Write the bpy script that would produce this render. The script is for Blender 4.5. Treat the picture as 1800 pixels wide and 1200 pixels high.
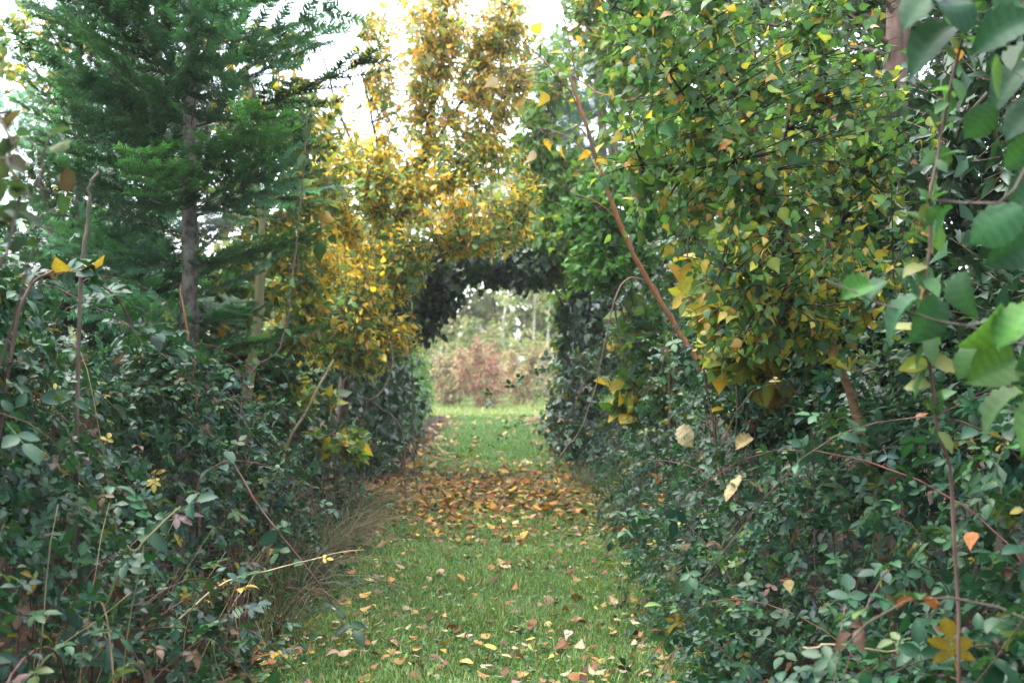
import bpy, math
import numpy as np
from mathutils import Matrix

for o in list(bpy.data.objects):
    bpy.data.objects.remove(o)
rng = np.random.default_rng(11)
SC = bpy.context.scene
COL = SC.collection
R = math.radians

# ---------------------------------------------------------------- camera, sky, sun, exposure
EYE = 1.30
FPX, W0, H0, HOR = 2000.0, 1800, 1200, 627.0
cd = bpy.data.cameras.new('camera')
cd.lens = 40.0
cd.sensor_width = 36.0
cd.clip_start = 0.05
cd.clip_end = 2000.0
cd.dof.use_dof = True
cd.dof.focus_distance = 4.6
cd.dof.aperture_fstop = 3.8
cam = bpy.data.objects.new('camera', cd)
COL.objects.link(cam)
cam.location = (0, 0, EYE)
cam.rotation_euler = (R(90) + math.atan((HOR - H0 / 2) / FPX), 0, 0)
SC.camera = cam

SUN_EL, SUN_AZ = 72.0, 60.0            # azimuth: degrees from +Y towards -X (high, ahead and to the left)
wd = bpy.data.worlds.new('World')
SC.world = wd
wd.use_nodes = True
nt = wd.node_tree
nt.nodes.clear()
sky = nt.nodes.new('ShaderNodeTexSky')
sky.sky_type = 'NISHITA'
sky.sun_disc = False
sky.sun_elevation = R(SUN_EL)
sky.sun_rotation = R(-SUN_AZ)
sky.air_density = 1.0
sky.dust_density = 2.5
sky.ozone_density = 1.0
hs = nt.nodes.new('ShaderNodeHueSaturation')       # an overcast sky: the blue is nearly gone
hs.inputs['Saturation'].default_value = 0.45
bg = nt.nodes.new('ShaderNodeBackground')
bg.inputs['Strength'].default_value = 0.15
wo = nt.nodes.new('ShaderNodeOutputWorld')
nt.links.new(sky.outputs[0], hs.inputs['Color'])
nt.links.new(hs.outputs[0], bg.inputs['Color'])
nt.links.new(bg.outputs[0], wo.inputs['Surface'])
sl = bpy.data.lights.new('sun', 'SUN')
sl.energy = 0.8
sl.angle = R(60)
sl.color = (1.0, 0.95, 0.87)
so = bpy.data.objects.new('sun', sl)
COL.objects.link(so)
so.rotation_euler = (R(90 - SUN_EL), 0, R(180 + SUN_AZ))
so.location = (-2, 6, 12)

vs = SC.view_settings
vs.view_transform = 'Standard'
vs.look = 'None'
vs.gamma = 1.0
vs.use_curve_mapping = False
vs.exposure = 2.9
SC.render.engine = 'CYCLES'
SC.cycles.max_bounces = 7
SC.cycles.diffuse_bounces = 4
SC.cycles.glossy_bounces = 2
SC.cycles.transmission_bounces = 4
SC.cycles.transparent_max_bounces = 4

# ---------------------------------------------------------------- helpers
UP = np.array([0, 0, 1.0])


def at(x, y, d):
    """world point at depth d that the photograph shows at pixel x, y (used to measure the place)"""
    return np.array([(x - 900.0) / FPX * d, d, EYE + (HOR - y) / FPX * d])


def nrm(v):
    v = np.asarray(v, float)
    return v / (np.linalg.norm(v, axis=-1, keepdims=True) + 1e-9)


def rnd(n, k=3):
    return rng.normal(size=(n, k))


def smooth(t):
    t = np.clip(t, 0, 1)
    return t * t * (3 - 2 * t)


BASE = {}


def tag(o, label=None, cat=None, group=None, kind=None):
    if label: o['label'] = label
    if cat: o['category'] = cat
    if group: o['group'] = group
    if kind: o['kind'] = kind
    return o


def thing(name, label, cat, base, group=None):
    o = bpy.data.objects.new(name, None)
    o.empty_display_size = 0.1
    COL.objects.link(o)
    o.location = base
    BASE[o.name] = np.asarray(base, float)
    return tag(o, label, cat, group)


def make_mesh(name, V, F, C=None, mat=None, flat=False):
    me = bpy.data.meshes.new(name)
    V = np.ascontiguousarray(V, dtype=np.float32)
    F = np.ascontiguousarray(F, dtype=np.int32)
    me.vertices.add(len(V))
    me.vertices.foreach_set('co', V.ravel())
    me.loops.add(F.size)
    me.loops.foreach_set('vertex_index', F.ravel())
    me.polygons.add(len(F))
    me.polygons.foreach_set('loop_start', np.arange(len(F), dtype=np.int32) * F.shape[1])
    me.polygons.foreach_set('use_smooth', np.full(len(F), not flat))
    if C is None:
        C = np.ones((len(V), 3))
    C = np.asarray(C, np.float32)
    if C.ndim == 1:
        C = np.tile(C, (len(V), 1))
    ca = me.color_attributes.new('col', 'FLOAT_COLOR', 'POINT')
    ca.data.foreach_set('color', np.hstack([C, np.ones((len(V), 1), np.float32)]).astype(np.float32).ravel())
    if mat: me.materials.append(mat)
    me.update(calc_edges=True)
    return me


def part(name, V, F, parent, mat, C=None, kind=None, flat=False):
    b = BASE[parent.name] if parent else np.zeros(3)
    o = bpy.data.objects.new(name, make_mesh(name, np.asarray(V) - b, F, C, mat, flat))
    COL.objects.link(o)
    if parent:
        o.parent = parent
    BASE[o.name] = b
    if kind: o['kind'] = kind
    return o


def tube_batch(P, Rad, sides=4):
    """P (K,n,3), Rad (K,n) -> verts, triangles of K tubes"""
    P = np.asarray(P, float)
    K, n, _ = P.shape
    T = nrm(np.gradient(P, axis=1))
    ref = np.where(np.abs(T[:, :1, 2:3]) > 0.9, np.array([1.0, 0, 0]), np.array([0, 0, 1.0]))
    A = nrm(np.cross(T, ref))
    B = np.cross(T, A)
    a = np.arange(sides) * 2 * math.pi / sides
    V = P[:, :, None] + Rad[:, :, None, None] * (A[:, :, None] * np.cos(a)[:, None] + B[:, :, None] * np.sin(a)[:, None])
    idx = np.arange(K * n * sides).reshape(K, n, sides)
    q0, q1 = idx[:, :-1], idx[:, 1:]
    q0r, q1r = np.roll(q0, -1, 2), np.roll(q1, -1, 2)
    F = np.concatenate([np.stack([q0, q0r, q1r], -1).reshape(-1, 3), np.stack([q0, q1r, q1], -1).reshape(-1, 3)])
    return V.reshape(-1, 3), F


def catmull(pts, n):
    p = np.asarray(pts, float)
    p = np.vstack([2 * p[0] - p[1], p, 2 * p[-1] - p[-2]])
    m = len(p) - 3
    t = np.linspace(0, m - 1e-6, n)
    i = t.astype(int)
    u = (t - i)[:, None]
    a, b, c, d = p[i], p[i + 1], p[i + 2], p[i + 3]
    return 0.5 * (2 * b + (c - a) * u + (2 * a - 5 * b + 4 * c - d) * u ** 2 + (3 * b - a - 3 * c + d) * u ** 3)


def limb_line(pts, n=16, wob=0.01):
    L = catmull(pts, n)
    L[1:-1] += np.cumsum(rnd(n - 2) * wob, 0) * 0.4 + rnd(n - 2) * wob * 0.5
    return L


def tube(L, r0, r1, sides=7, rough=0.0, pw=1.0):
    n = len(L)
    rad = r1 + (r0 - r1) * (1 - np.linspace(0, 1, n)) ** pw
    V, F = tube_batch(L[None], rad[None], sides)
    if rough:
        V = V + rnd(len(V)) * rough
    return V, F


def join(parts):
    Vs, Fs, off = [], [], 0
    for V, F in parts:
        Vs.append(V)
        Fs.append(np.asarray(F) + off)
        off += len(V)
    return np.vstack(Vs), np.vstack(Fs)


def pal(n, items, jit=0.16):
    """n leaf colours drawn from (weight, rgb) items"""
    w = np.array([i[0] for i in items], float)
    c = np.array([i[1] for i in items], float)
    k = rng.choice(len(items), n, p=w / w.sum())
    out = c[k] * np.exp(rnd(n, 1) * jit) * np.exp(rnd(n, 3) * jit * 0.35)
    return np.clip(out, 0.002, 0.9)


# ---------------------------------------------------------------- materials
def _nodes(name):
    m = bpy.data.materials.new(name)
    m.use_nodes = True
    t = m.node_tree
    t.nodes.clear()
    return m, t, t.nodes.new('ShaderNodeOutputMaterial')


def _mul(t, a, b, fac=1.0):
    x = t.nodes.new('ShaderNodeMix')
    x.data_type = 'RGBA'
    x.blend_type = 'MULTIPLY'
    x.inputs[0].default_value = fac
    t.links.new(a, x.inputs[6])
    if isinstance(b, tuple):
        x.inputs[7].default_value = (*b, 1)
    else:
        t.links.new(b, x.inputs[7])
    return x.outputs[2]


def _ramp(t, src, stops):
    r = t.nodes.new('ShaderNodeValToRGB')
    e = r.color_ramp.elements
    while len(e) < len(stops):
        e.new(0.5)
    for k, (p, c) in enumerate(stops):
        e[k].position = p
        e[k].color = (*c, 1)
    t.links.new(src, r.inputs[0])
    return r.outputs[0]


def _noise(t, scale, detail=3.0, coord='Object', rough=0.55):
    tc = t.nodes.new('ShaderNodeTexCoord')
    n = t.nodes.new('ShaderNodeTexNoise')
    n.inputs['Scale'].default_value = scale
    n.inputs['Detail'].default_value = detail
    n.inputs['Roughness'].default_value = rough
    t.links.new(tc.outputs[coord], n.inputs['Vector'])
    return n


def leaf_mat(name, rough=0.42, transl=0.3, spec=0.45, mottle=0.35, under=(1.35, 1.3, 1.45), spot=0.0):
    m, t, out = _nodes(name)
    a = t.nodes.new('ShaderNodeAttribute')
    a.attribute_name = 'col'
    oi = t.nodes.new('ShaderNodeObjectInfo')
    c = _mul(t, a.outputs['Color'], oi.outputs['Color'])
    n = _noise(t, 38.0)
    c = _mul(t, c, _ramp(t, n.outputs[0], [(0.3, (1 - mottle,) * 3), (0.7, (1 + 0.2 * mottle,) * 3)]))
    if spot:
        n2 = _noise(t, 95.0, 1.0)
        c = _mul(t, c, _ramp(t, n2.outputs[0], [(0.62, (1, 1, 1)), (0.70, (0.55, 0.32, 0.16))]), spot)
    g = t.nodes.new('ShaderNodeNewGeometry')
    u = _mul(t, c, under)
    mx = t.nodes.new('ShaderNodeMix')
    mx.data_type = 'RGBA'
    t.links.new(g.outputs['Backfacing'], mx.inputs[0])
    t.links.new(c, mx.inputs[6])
    t.links.new(u, mx.inputs[7])
    p = t.nodes.new('ShaderNodeBsdfPrincipled')
    p.inputs['Roughness'].default_value = rough
    p.inputs['Specular IOR Level'].default_value = spec
    t.links.new(mx.outputs[2], p.inputs['Base Color'])
    tr = t.nodes.new('ShaderNodeBsdfTranslucent')
    t.links.new(_mul(t, c, (1.5, 1.45, 0.7)), tr.inputs['Color'])
    ms = t.nodes.new('ShaderNodeMixShader')
    ms.inputs[0].default_value = transl
    t.links.new(p.outputs[0], ms.inputs[1])
    t.links.new(tr.outputs[0], ms.inputs[2])
    t.links.new(ms.outputs[0], out.inputs['Surface'])
    return m


def bark_mat(name, c0, c1, scale=30.0, bump=0.5, stretch=(1, 1, 0.25), lichen=None):
    m, t, out = _nodes(name)
    tc = t.nodes.new('ShaderNodeTexCoord')
    mp = t.nodes.new('ShaderNodeMapping')
    mp.inputs['Scale'].default_value = stretch
    t.links.new(tc.outputs['Object'], mp.inputs[0])
    n = t.nodes.new('ShaderNodeTexNoise')
    n.inputs['Scale'].default_value = scale
    n.inputs['Detail'].default_value = 6
    t.links.new(mp.outputs[0], n.inputs['Vector'])
    c = _ramp(t, n.outputs[0], [(0.35, c0), (0.65, c1)])
    if lichen:
        n2 = _noise(t, 9.0, 5)
        mx = t.nodes.new('ShaderNodeMix')
        mx.data_type = 'RGBA'
        t.links.new(_ramp(t, n2.outputs[0], [(0.5, (0, 0, 0)), (0.62, (1, 1, 1))]), mx.inputs[0])
        t.links.new(c, mx.inputs[6])
        mx.inputs[7].default_value = (*lichen, 1)
        c = mx.outputs[2]
    a = t.nodes.new('ShaderNodeAttribute')
    a.attribute_name = 'col'
    c = _mul(t, c, a.outputs['Color'])
    p = t.nodes.new('ShaderNodeBsdfPrincipled')
    p.inputs['Roughness'].default_value = 0.8
    p.inputs['Specular IOR Level'].default_value = 0.2
    t.links.new(c, p.inputs['Base Color'])
    b = t.nodes.new('ShaderNodeBump')
    b.inputs['Strength'].default_value = bump
    b.inputs['Distance'].default_value = 0.01
    t.links.new(n.outputs[0], b.inputs['Height'])
    t.links.new(b.outputs[0], p.inputs['Normal'])
    t.links.new(p.outputs[0], out.inputs['Surface'])
    return m


M_BRAMBLE = leaf_mat('bramble leaf', 0.44, 0.22, 0.30, 0.45, (1.12, 1.10, 1.22))
M_IVY = leaf_mat('ivy leaf', 0.36, 0.12, 0.4, 0.4)
M_THIN = leaf_mat('thin autumn leaf', 0.42, 0.45, 0.4, 0.25, (1.1, 1.1, 1.15), 0.4)
M_HAZEL = leaf_mat('hazel leaf', 0.55, 0.34, 0.25, 0.45, (1.1, 1.1, 1.12), 0.35)
M_DRY = leaf_mat('fallen leaf', 0.7, 0.12, 0.2, 0.5, (1.1, 1.1, 1.15), 0.4)
M_GRASS = leaf_mat('grass blade', 0.5, 0.35, 0.3, 0.3)
M_NEEDLE = leaf_mat('fir needle', 0.5, 0.25, 0.3, 0.2, (1.2, 1.2, 1.35))
M_FAR = leaf_mat('far leaf', 0.6, 0.35, 0.25, 0.2)
M_BARK = bark_mat('grey brown bark', (0.06, 0.045, 0.035), (0.17, 0.135, 0.105))
M_CONIFER = bark_mat('flaky conifer bark', (0.06, 0.05, 0.042), (0.2, 0.17, 0.145), 26, 1.0, (1, 1, 0.8))
M_PINE = bark_mat('pinkish pine bark', (0.14, 0.085, 0.065), (0.30, 0.20, 0.16), 22, 1.0, (1, 1, 0.3))
M_BIRCH = bark_mat('young birch bark', (0.13, 0.07, 0.035), (0.34, 0.21, 0.11), 26, 0.5, (0.7, 0.7, 1.3))
M_ORANGE = bark_mat('dead orange bark', (0.24, 0.08, 0.03), (0.36, 0.17, 0.08), 26, 0.6, (1, 1, 0.2), (0.17, 0.13, 0.11))
M_TWIG = bark_mat('dark twig', (0.022, 0.016, 0.014), (0.06, 0.042, 0.035), 30, 0.2)
M_WHITE = bark_mat('white birch bark', (0.30, 0.26, 0.20), (0.60, 0.56, 0.48), 8, 0.2, (0.4, 0.4, 2.0))
M_CANE = bark_mat('bramble cane', (0.10, 0.055, 0.05), (0.21, 0.125, 0.105), 20, 0.2)
M_STRAW = bark_mat('dry straw stem', (0.30, 0.22, 0.12), (0.50, 0.39, 0.24), 20, 0.2)
M_GREENBARK = bark_mat('mossy bark', (0.11, 0.09, 0.05), (0.2, 0.17, 0.085), 18, 0.5, (1, 1, 0.4), (0.13, 0.15, 0.06))


# ---------------------------------------------------------------- leaf shapes (local: +Y along the leaf, +Z its face)
def leaf_shape(ts, ws, fold=0.25, droop=0.25, wave=0.0, cols=1, teeth=0.0, vein=0.22, skew=0.0, ribs=0.0, jag=0.0):
    V, S = [], []
    n = len(ts)
    grid = []
    for i, (t, w) in enumerate(zip(ts, ws)):
        row = []
        if w == 0:
            V.append((0, t, -droop * t * t)); S.append(1.0 + vein)
            row = [len(V) - 1] * (2 * cols + 1)
        else:
            for k in range(-cols, cols + 1):
                f = k / cols
                x = f * w * ((1 + jag if i % 2 else 1 - jag) if abs(k) == cols else 1)
                y = t - (teeth * (0.5 if i % 2 else -0.5) if abs(k) == cols else 0.0) + 0.10 * abs(f) * w * (1 if t > 0.3 else 0.3)
                z = fold * abs(x) - droop * t * t + wave * math.sin(i * math.pi) + (wave if i % 2 else -wave) * abs(f)
                V.append((x + skew * t * t, y, z)); S.append((1.0 + vein * (1 - abs(f)) - 0.10 * abs(f)) * (1 + (ribs if i % 2 else -ribs) * (0 < abs(f))))
                row.append(len(V) - 1)
        grid.append(row)
    F = []
    for a, b in zip(grid[:-1], grid[1:]):
        for k in range(2 * cols):
            q = [a[k], a[k + 1], b[k + 1], b[k]]
            for tri in ((q[0], q[1], q[2]), (q[0], q[2], q[3])):
                if len(set(tri)) == 3:
                    F.append(tri)
    return np.array(V, float), np.array(F), np.array(S, float)


def place(shape, y0, ang, size, tilt=0.0):
    V, F, S = shape
    V = V * size
    c, s = math.cos(ang), math.sin(ang)
    V = np.stack([V[:, 0] * c - V[:, 1] * s, V[:, 0] * s + V[:, 1] * c, V[:, 2] + tilt * np.hypot(V[:, 0], V[:, 1])], 1)
    V[:, 1] += y0
    return V, F, S


def stalk(y1, w=0.012):
    V = np.array([(-w, 0, 0), (w, 0, 0), (w * 0.7, y1, 0), (-w * 0.7, y1, 0)], float)
    return V, np.array([(0, 1, 2), (0, 2, 3)]), np.full(4, 1.4)


def compound(pieces):
    Vs, Fs, Ss, off = [], [], [], 0
    for V, F, S in pieces:
        Vs.append(V); Fs.append(F + off); Ss.append(S); off += len(V)
    return np.vstack(Vs), np.vstack(Fs), np.hstack(Ss)


def trifoliate(hi, fold, droop, rough):
    if hi:
        lf = leaf_shape([0, .14, .34, .56, .78, 1], [0, .20, .31, .30, .18, 0], fold, droop, 0.012, 1, 0.03)
    else:
        lf = leaf_shape([0, .3, .68, 1], [0, .29, .27, 0], fold, droop)
    return compound([stalk(0.56), place(lf, 0.55, 0.06 * rough, 0.52, 0.05), place(lf, 0.36, 1.3 + 0.1 * rough, 0.46, -0.05),
                     place(lf, 0.36, -1.35 + 0.12 * rough, 0.44, 0.1)])


def fivefold():
    lf = leaf_shape([0, .3, .68, 1], [0, .27, .25, 0], 0.25, 0.25)
    return compound([stalk(0.56), place(lf, 0.55, 0.0, 0.5, 0), place(lf, 0.38, 0.95, 0.46, -.05), place(lf, 0.38, -1.0, 0.44, .05),
                     place(lf, 0.34, 1.9, 0.36, 0.1), place(lf, 0.34, -1.95, 0.36, -0.1)])


def pinnate():
    lf = leaf_shape([0, .4, .75, 1], [0, .27, .22, 0], 0.2, 0.2)
    P = [stalk(0.72, 0.008), place(lf, 0.72, 0, 0.30, 0)]
    for y in (0.3, 0.48, 0.66):
        P += [place(lf, y, 1.15, 0.25, 0), place(lf, y, -1.15, 0.25, 0.1)]
    return compound(P)


def ivy_shape():
    o = [(0, 0), (.3, -.08), (.46, .16), (.30, .36), (.30, .62), (.13, .68), (0, 1)]
    pts = o + [(-x, y) for x, y in o[-2:0:-1]]
    V = [(0, 0.3, -0.05)] + [(x, y, 0.10 * abs(x) - 0.15 * y * y) for x, y in pts]
    n = len(pts)
    F = [(0, 1 + (i + 1) % n, 1 + i) for i in range(n)]
    F = [(a, c, b) for a, b, c in F]
    return np.array(V, float), np.array(F)[:, [0, 1, 2]], np.array([1.2] + [0.97] * n)


def palmate():
    o = [(0, 0), (.28, -.05), (.5, .12), (.36, .27), (.58, .52), (.30, .52), (.22, .70), (.10, .66), (0, 1)]
    pts = o + [(-x, y) for x, y in o[-2:0:-1]]
    V = [(0, 0.28, -0.05)] + [(x, y, 0.12 * abs(x) - 0.2 * y * y) for x, y in pts]
    n = len(pts)
    F = [(0, 1 + i, 1 + (i + 1) % n) for i in range(n)]
    return np.array(V, float), np.array(F), np.array([1.25] + [0.95] * n)


T_BR = [trifoliate(False, f, d, r) for f, d, r in ((.2, .2, 1), (.35, .35, -1), (.1, .15, 2))] + [fivefold()]
T_BRH = [trifoliate(True, f, d, r) for f, d, r in ((.2, .2, 1), (.35, .35, -1), (.12, .12, 2))] + [fivefold()]
T_BR += [place(leaf_shape([0, .3, .68, 1], [0, .29, .26, 0], .25, .3), 0, 0, .62)]
T_BRH += [place(leaf_shape([0, .14, .34, .56, .78, 1], [0, .2, .3, .29, .17, 0], .25, .3, .01), 0, 0, .62)]
T_OV = [leaf_shape([0, .3, .68, 1], [0, .27, .25, 0], f, d, 0, 1, 0, .15, s) for f, d, s in ((.3, .3, .05), (.5, .15, -.08), (.15, .5, 0.1))]
T_EL = [leaf_shape([0, .45, 1], [0, .24, 0], f, d, 0, 1, 0, .15, s) for f, d, s in ((.4, .3, .06), (.6, .1, -.05), (.15, .5, 0))]
NEEDLE = [(np.array([(-.022, 0, 0), (.022, 0, 0), (0, 1, 0)], float), np.array([(0, 1, 2)]), np.ones(3))]
T_BRF = [compound([stalk(0.56), place(leaf_shape([0, .45, 1], [0, .29, 0], .25, .25), .55, a, .52, .05), place(leaf_shape([0, .45, 1], [0, .29, 0], .25, .25), .36, 1.3, .46, -.05),
         place(leaf_shape([0, .45, 1], [0, .29, 0], .25, .25), .36, -1.3, .44, .1)]) for a in (.1, -.15)]
T_NAR = [leaf_shape([0, .45, 1], [0, .19, 0], f, d, 0, 1, 0, .15, s) for f, d, s in ((.3, .3, .08), (.6, .2, -.1), (.2, .6, 0.12))]
T_FAR = [leaf_shape([0, .5, 1], [0, .36, 0], .3, .2)]
T_BI = [leaf_shape([0, .12, .3, .5, .72, 1], [0, .30, .40, .30, .14, 0], f, d, 0.01, 1, .03, .15, s) for f, d, s in ((.2, .2, .05), (.4, .35, -.08), (.1, .5, .1), (-.2, .2, 0))]
T_RD = [leaf_shape([0, .12, .35, .62, .85, 1], [0, .30, .44, .42, .22, 0], f, d, 0.015, 1, .03, .15) for f, d in ((.15, .2), (.3, .4), (-.1, .3))]
_hz_t = [0, .05, .13, .21, .29, .37, .45, .53, .61, .68, .75, .82, .88, .94, 1]
_hz_w = [0, .20, .30, .35, .385, .40, .405, .40, .385, .345, .275, .20, .115, .045, 0]
T_HZ = [leaf_shape(_hz_t, _hz_w, f, d, 0.018, 3, 0.04, .30, s, .15, .07) for f, d, s in ((.25, .35, .10), (.45, .6, -.12), (-.25, .5, .06), (.6, .25, -.05))]
T_IVY = [ivy_shape()]
T_PAL = [palmate()]
T_PIN = [pinnate()]
LIB = {}


def shape_mesh(key, k, shape, mat):
    if (key, k, mat.name) not in LIB:
        V, F, S = shape
        LIB[(key, k, mat.name)] = make_mesh(key, V, F, np.tile(S[:, None], (1, 3)), mat)
    return LIB[(key, k, mat.name)]


FOL = []


def foliage(parent, leafname, shapes, mat, P, D, N, S, C, singles=300, hi=None, stuffname='foliage'):
    """leaves of one plant: the ones that show largest become leaf objects, the others one mesh (see resolve)"""
    P = np.asarray(P, float)
    D = nrm(D)
    N = np.asarray(N, float)
    N = nrm(N - D * (N * D).sum(1, keepdims=True))
    FOL.append(dict(parent=parent, name=leafname, shapes=shapes, hi=hi or shapes, mat=mat, P=P, D=D, N=N, S=np.asarray(S, float),
                    C=C, n=singles, stuff=stuffname, k=rng.integers(0, len(shapes), len(P))))


def resolve():
    cell = 10.0
    gw, gh = int(W0 / cell), int(H0 / cell)
    zb = np.full(gw * gh, 1e9)
    for f in FOL:
        pts = []
        X = np.cross(f['D'], f['N'])
        for a, b in ((.5, 0), (.85, 0), (.5, .25), (.5, -.25)):
            pts.append(f['P'] + (f['D'] * a + X * b) * f['S'][:, None])
        f['scr'] = []
        for q in pts:
            d = q[:, 1]
            u = 900 + q[:, 0] / np.maximum(d, .1) * FPX
            v = HOR - (q[:, 2] - EYE) / np.maximum(d, .1) * FPX
            ok = (d > .4) & (u >= 0) & (u < W0) & (v >= 0) & (v < H0)
            ci = (np.clip(v / cell, 0, gh - 1).astype(int) * gw + np.clip(u / cell, 0, gw - 1).astype(int))
            f['scr'].append((ok, ci, d))
            np.minimum.at(zb, ci[ok], d[ok])
    for f in FOL:
        see = np.zeros(len(f['P']))
        for ok, ci, d in f['scr']:
            see += ok & (d <= zb[ci] + 0.02 + 0.1 * f['S'])
        px = f['S'] * FPX / np.maximum(f['P'][:, 1], .3)
        score = px * (see >= 1) * (px >= 10) * (0.5 + see)
        order = np.argsort(-score)[: f['n']]
        pick = order[score[order] > 0]
        par, b = f['parent'], BASE[f['parent'].name]
        X = np.cross(f['D'], f['N'])
        for i in pick:
            k = int(f['k'][i])
            o = bpy.data.objects.new(f['name'], shape_mesh(f['name'], k, f['hi'][k], f['mat']))
            s = f['S'][i]
            x, y, z, p = X[i] * s, f['D'][i] * s, f['N'][i] * s, f['P'][i] - b
            o.matrix_basis = Matrix(((x[0], y[0], z[0], p[0]), (x[1], y[1], z[1], p[1]), (x[2], y[2], z[2], p[2]), (0, 0, 0, 1)))
            c = f['C'][i]
            o.color = (c[0], c[1], c[2], 1)
            o.parent = par
            COL.objects.link(o)
        rest = np.ones(len(f['P']), bool)
        rest[pick] = False
        Vs, Fs, Cs, off = [], [], [], 0
        for k, (V, F, S) in enumerate(f['shapes']):
            m = rest & (f['k'] == k)
            if not m.any():
                continue
            q = V[None] * f['S'][m][:, None, None]
            wv = f['P'][m][:, None] + q[..., :1] * X[m][:, None] + q[..., 1:2] * f['D'][m][:, None] + q[..., 2:] * f['N'][m][:, None]
            n = m.sum()
            Vs.append(wv.reshape(-1, 3))
            Fs.append((F[None] + (np.arange(n) * len(V))[:, None, None]).reshape(-1, 3) + off)
            Cs.append((f['C'][m][:, None] * S[None, :, None]).reshape(-1, 3))
            off += n * len(V)
        if Vs:
            part(f['stuff'], np.vstack(Vs), np.vstack(Fs), par, f['mat'], np.vstack(Cs), 'stuff')


# ---------------------------------------------------------------- plants
def blob_points(n, blobs, shell=0.6):
    """points in ellipsoids (centre, radii, weight), pushed towards their skins"""
    w = np.array([b[2] for b in blobs], float)
    k = rng.choice(len(blobs), n, p=w / w.sum())
    c = np.array([b[0] for b in blobs], float)[k]
    r = np.array([b[1] for b in blobs], float)[k]
    d = nrm(rnd(n))
    rad = rng.random(n) ** (1 / 3)
    rad = rad * (1 - shell) + shell * (0.75 + 0.3 * rng.random(n))
    return c + d * r * rad[:, None], d


def bez(P0, P1, P2, t):
    t = t[..., None]
    return (1 - t) ** 2 * P0 + 2 * t * (1 - t) * P1 + t ** 2 * P2


def twig_set(limbs, tips, lift=0.12, jit=0.12):
    L = np.vstack(limbs)
    P0 = np.empty_like(tips)
    for s in range(0, len(tips), 2000):
        q = tips[s:s + 2000]
        dv = q[:, None] - L[None]
        cost = np.linalg.norm(dv, axis=2) + 0.5 * np.maximum(0, -dv[..., 2])
        P0[s:s + 2000] = L[cost.argmin(1)]
    ln = np.linalg.norm(tips - P0, axis=1, keepdims=True)
    P1 = (P0 + tips) / 2 + UP * lift * ln + rnd(len(tips)) * jit * ln
    return P0, P1, tips


def twig_leaves(tw, per, t0=0.3, along=0.6, spread=0.8, droop=0.25, upn=0.9, tilt=0.6, off=0.015, cluster=1.0):
    P0, P1, P2 = (np.repeat(a, per, 0) for a in tw)
    n = len(P0)
    t = t0 + (1 - t0) * rng.random(n) ** cluster
    P = bez(P0, P1, P2, t) + rnd(n) * off
    T = nrm(2 * (1 - t)[:, None] * (P1 - P0) + 2 * t[:, None] * (P2 - P1))
    D = nrm(T * along + rnd(n) * spread - UP * droop)
    N = UP * upn + rnd(n) * tilt
    return P, D, N


def twig_part(parent, tw, r0, r1, mat, name='twigs', sides=3, n=6):
    t = np.linspace(0, 1, n)[None].repeat(len(tw[0]), 0)
    P = bez(tw[0][:, None], tw[1][:, None], tw[2][:, None], t)
    rad = np.tile(np.linspace(r0, r1, n), (len(P), 1))
    V, F = tube_batch(P, rad, sides)
    return part(name, V, F, parent, mat, None, 'stuff')


def woody(th, trunk, r0, r1, limbs, lr, mat, sides=8, rough=0.0, lmat=None):
    """trunk and limbs as parts; returns all centre lines"""
    lines = []
    V, F = tube(trunk, r0, r1, sides, rough)
    part('trunk', V, F, th, mat)
    lines.append(trunk)
    for L in limbs:
        V, F = tube(L, lr, lr * 0.3, 5, rough * 0.5)
        part('limb', V, F, th, lmat or mat)
        lines.append(L)
    return lines


def auto_limbs(trunk, n, tips, t0=0.3, wob=0.02):
    out = []
    for i in range(n):
        a = trunk[int(len(trunk) * (t0 + (0.95 - t0) * i / max(1, n - 1)))]
        b = tips[i % len(tips)]
        m = (a + b) / 2 + UP * 0.15 * np.linalg.norm(b - a)
        out.append(limb_line([a, m, b], 10, wob))
    return out


def leafy(name, label, cat, base, top, blobs, ntw, per, size, palette, shapes, mat, bark, group=None, r=0.05, nlimb=6, singles=300,
          leafname='leaf', shell=0.5, jit=0.16, colour=None, lean=None, stems=1, tw_r=(0.005, 0.0015), lift=0.12, sides=8, **lv):
    """a tree or shrub: trunk (or several stems), limbs, twigs out to points in its crown, leaves along the twigs"""
    base, top = np.asarray(base, float), np.asarray(top, float)
    th = thing(name, label, cat, base, group)
    lines = []
    for s in range(stems):
        b = base + (rnd(1)[0] * [0.12, 0.12, 0] if s else 0)
        e = top if s == 0 else blob_points(1, blobs, 0.3)[0][0]
        mid = (b + e) / 2 + (np.asarray(lean) if lean is not None else rnd(1)[0] * 0.06)
        L = limb_line([b - UP * 0.05, mid, e], 18, 0.012)
        V, F = tube(L, r * (1 if s == 0 else .6), r * 0.25, sides, r * 0.04)
        part('trunk' if stems == 1 else 'stem', V, F, th, bark)
        lines.append(L)
    lt = blob_points(nlimb, blobs, 0.2)[0]
    for L in auto_limbs(lines[0], nlimb, lt, 0.35):
        V, F = tube(L, r * 0.45, r * 0.1, 5)
        part('limb', V, F, th, bark)
        lines.append(L)
    tips, _ = blob_points(ntw, blobs, shell)
    tips = tips[tips[:, 2] > 0.05]
    tw = twig_set(lines, tips, lift)
    twig_part(th, tw, tw_r[0], tw_r[1], bark)
    P, D, N = twig_leaves(tw, per, **lv)
    n = len(P)
    S = size * np.exp(rnd(n, 1)[:, 0] * 0.22)
    C = pal(n, palette, jit) if colour is None else colour(P)
    foliage(th, leafname, shapes, mat, P, D, N, S, C, singles)
    return th


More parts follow.
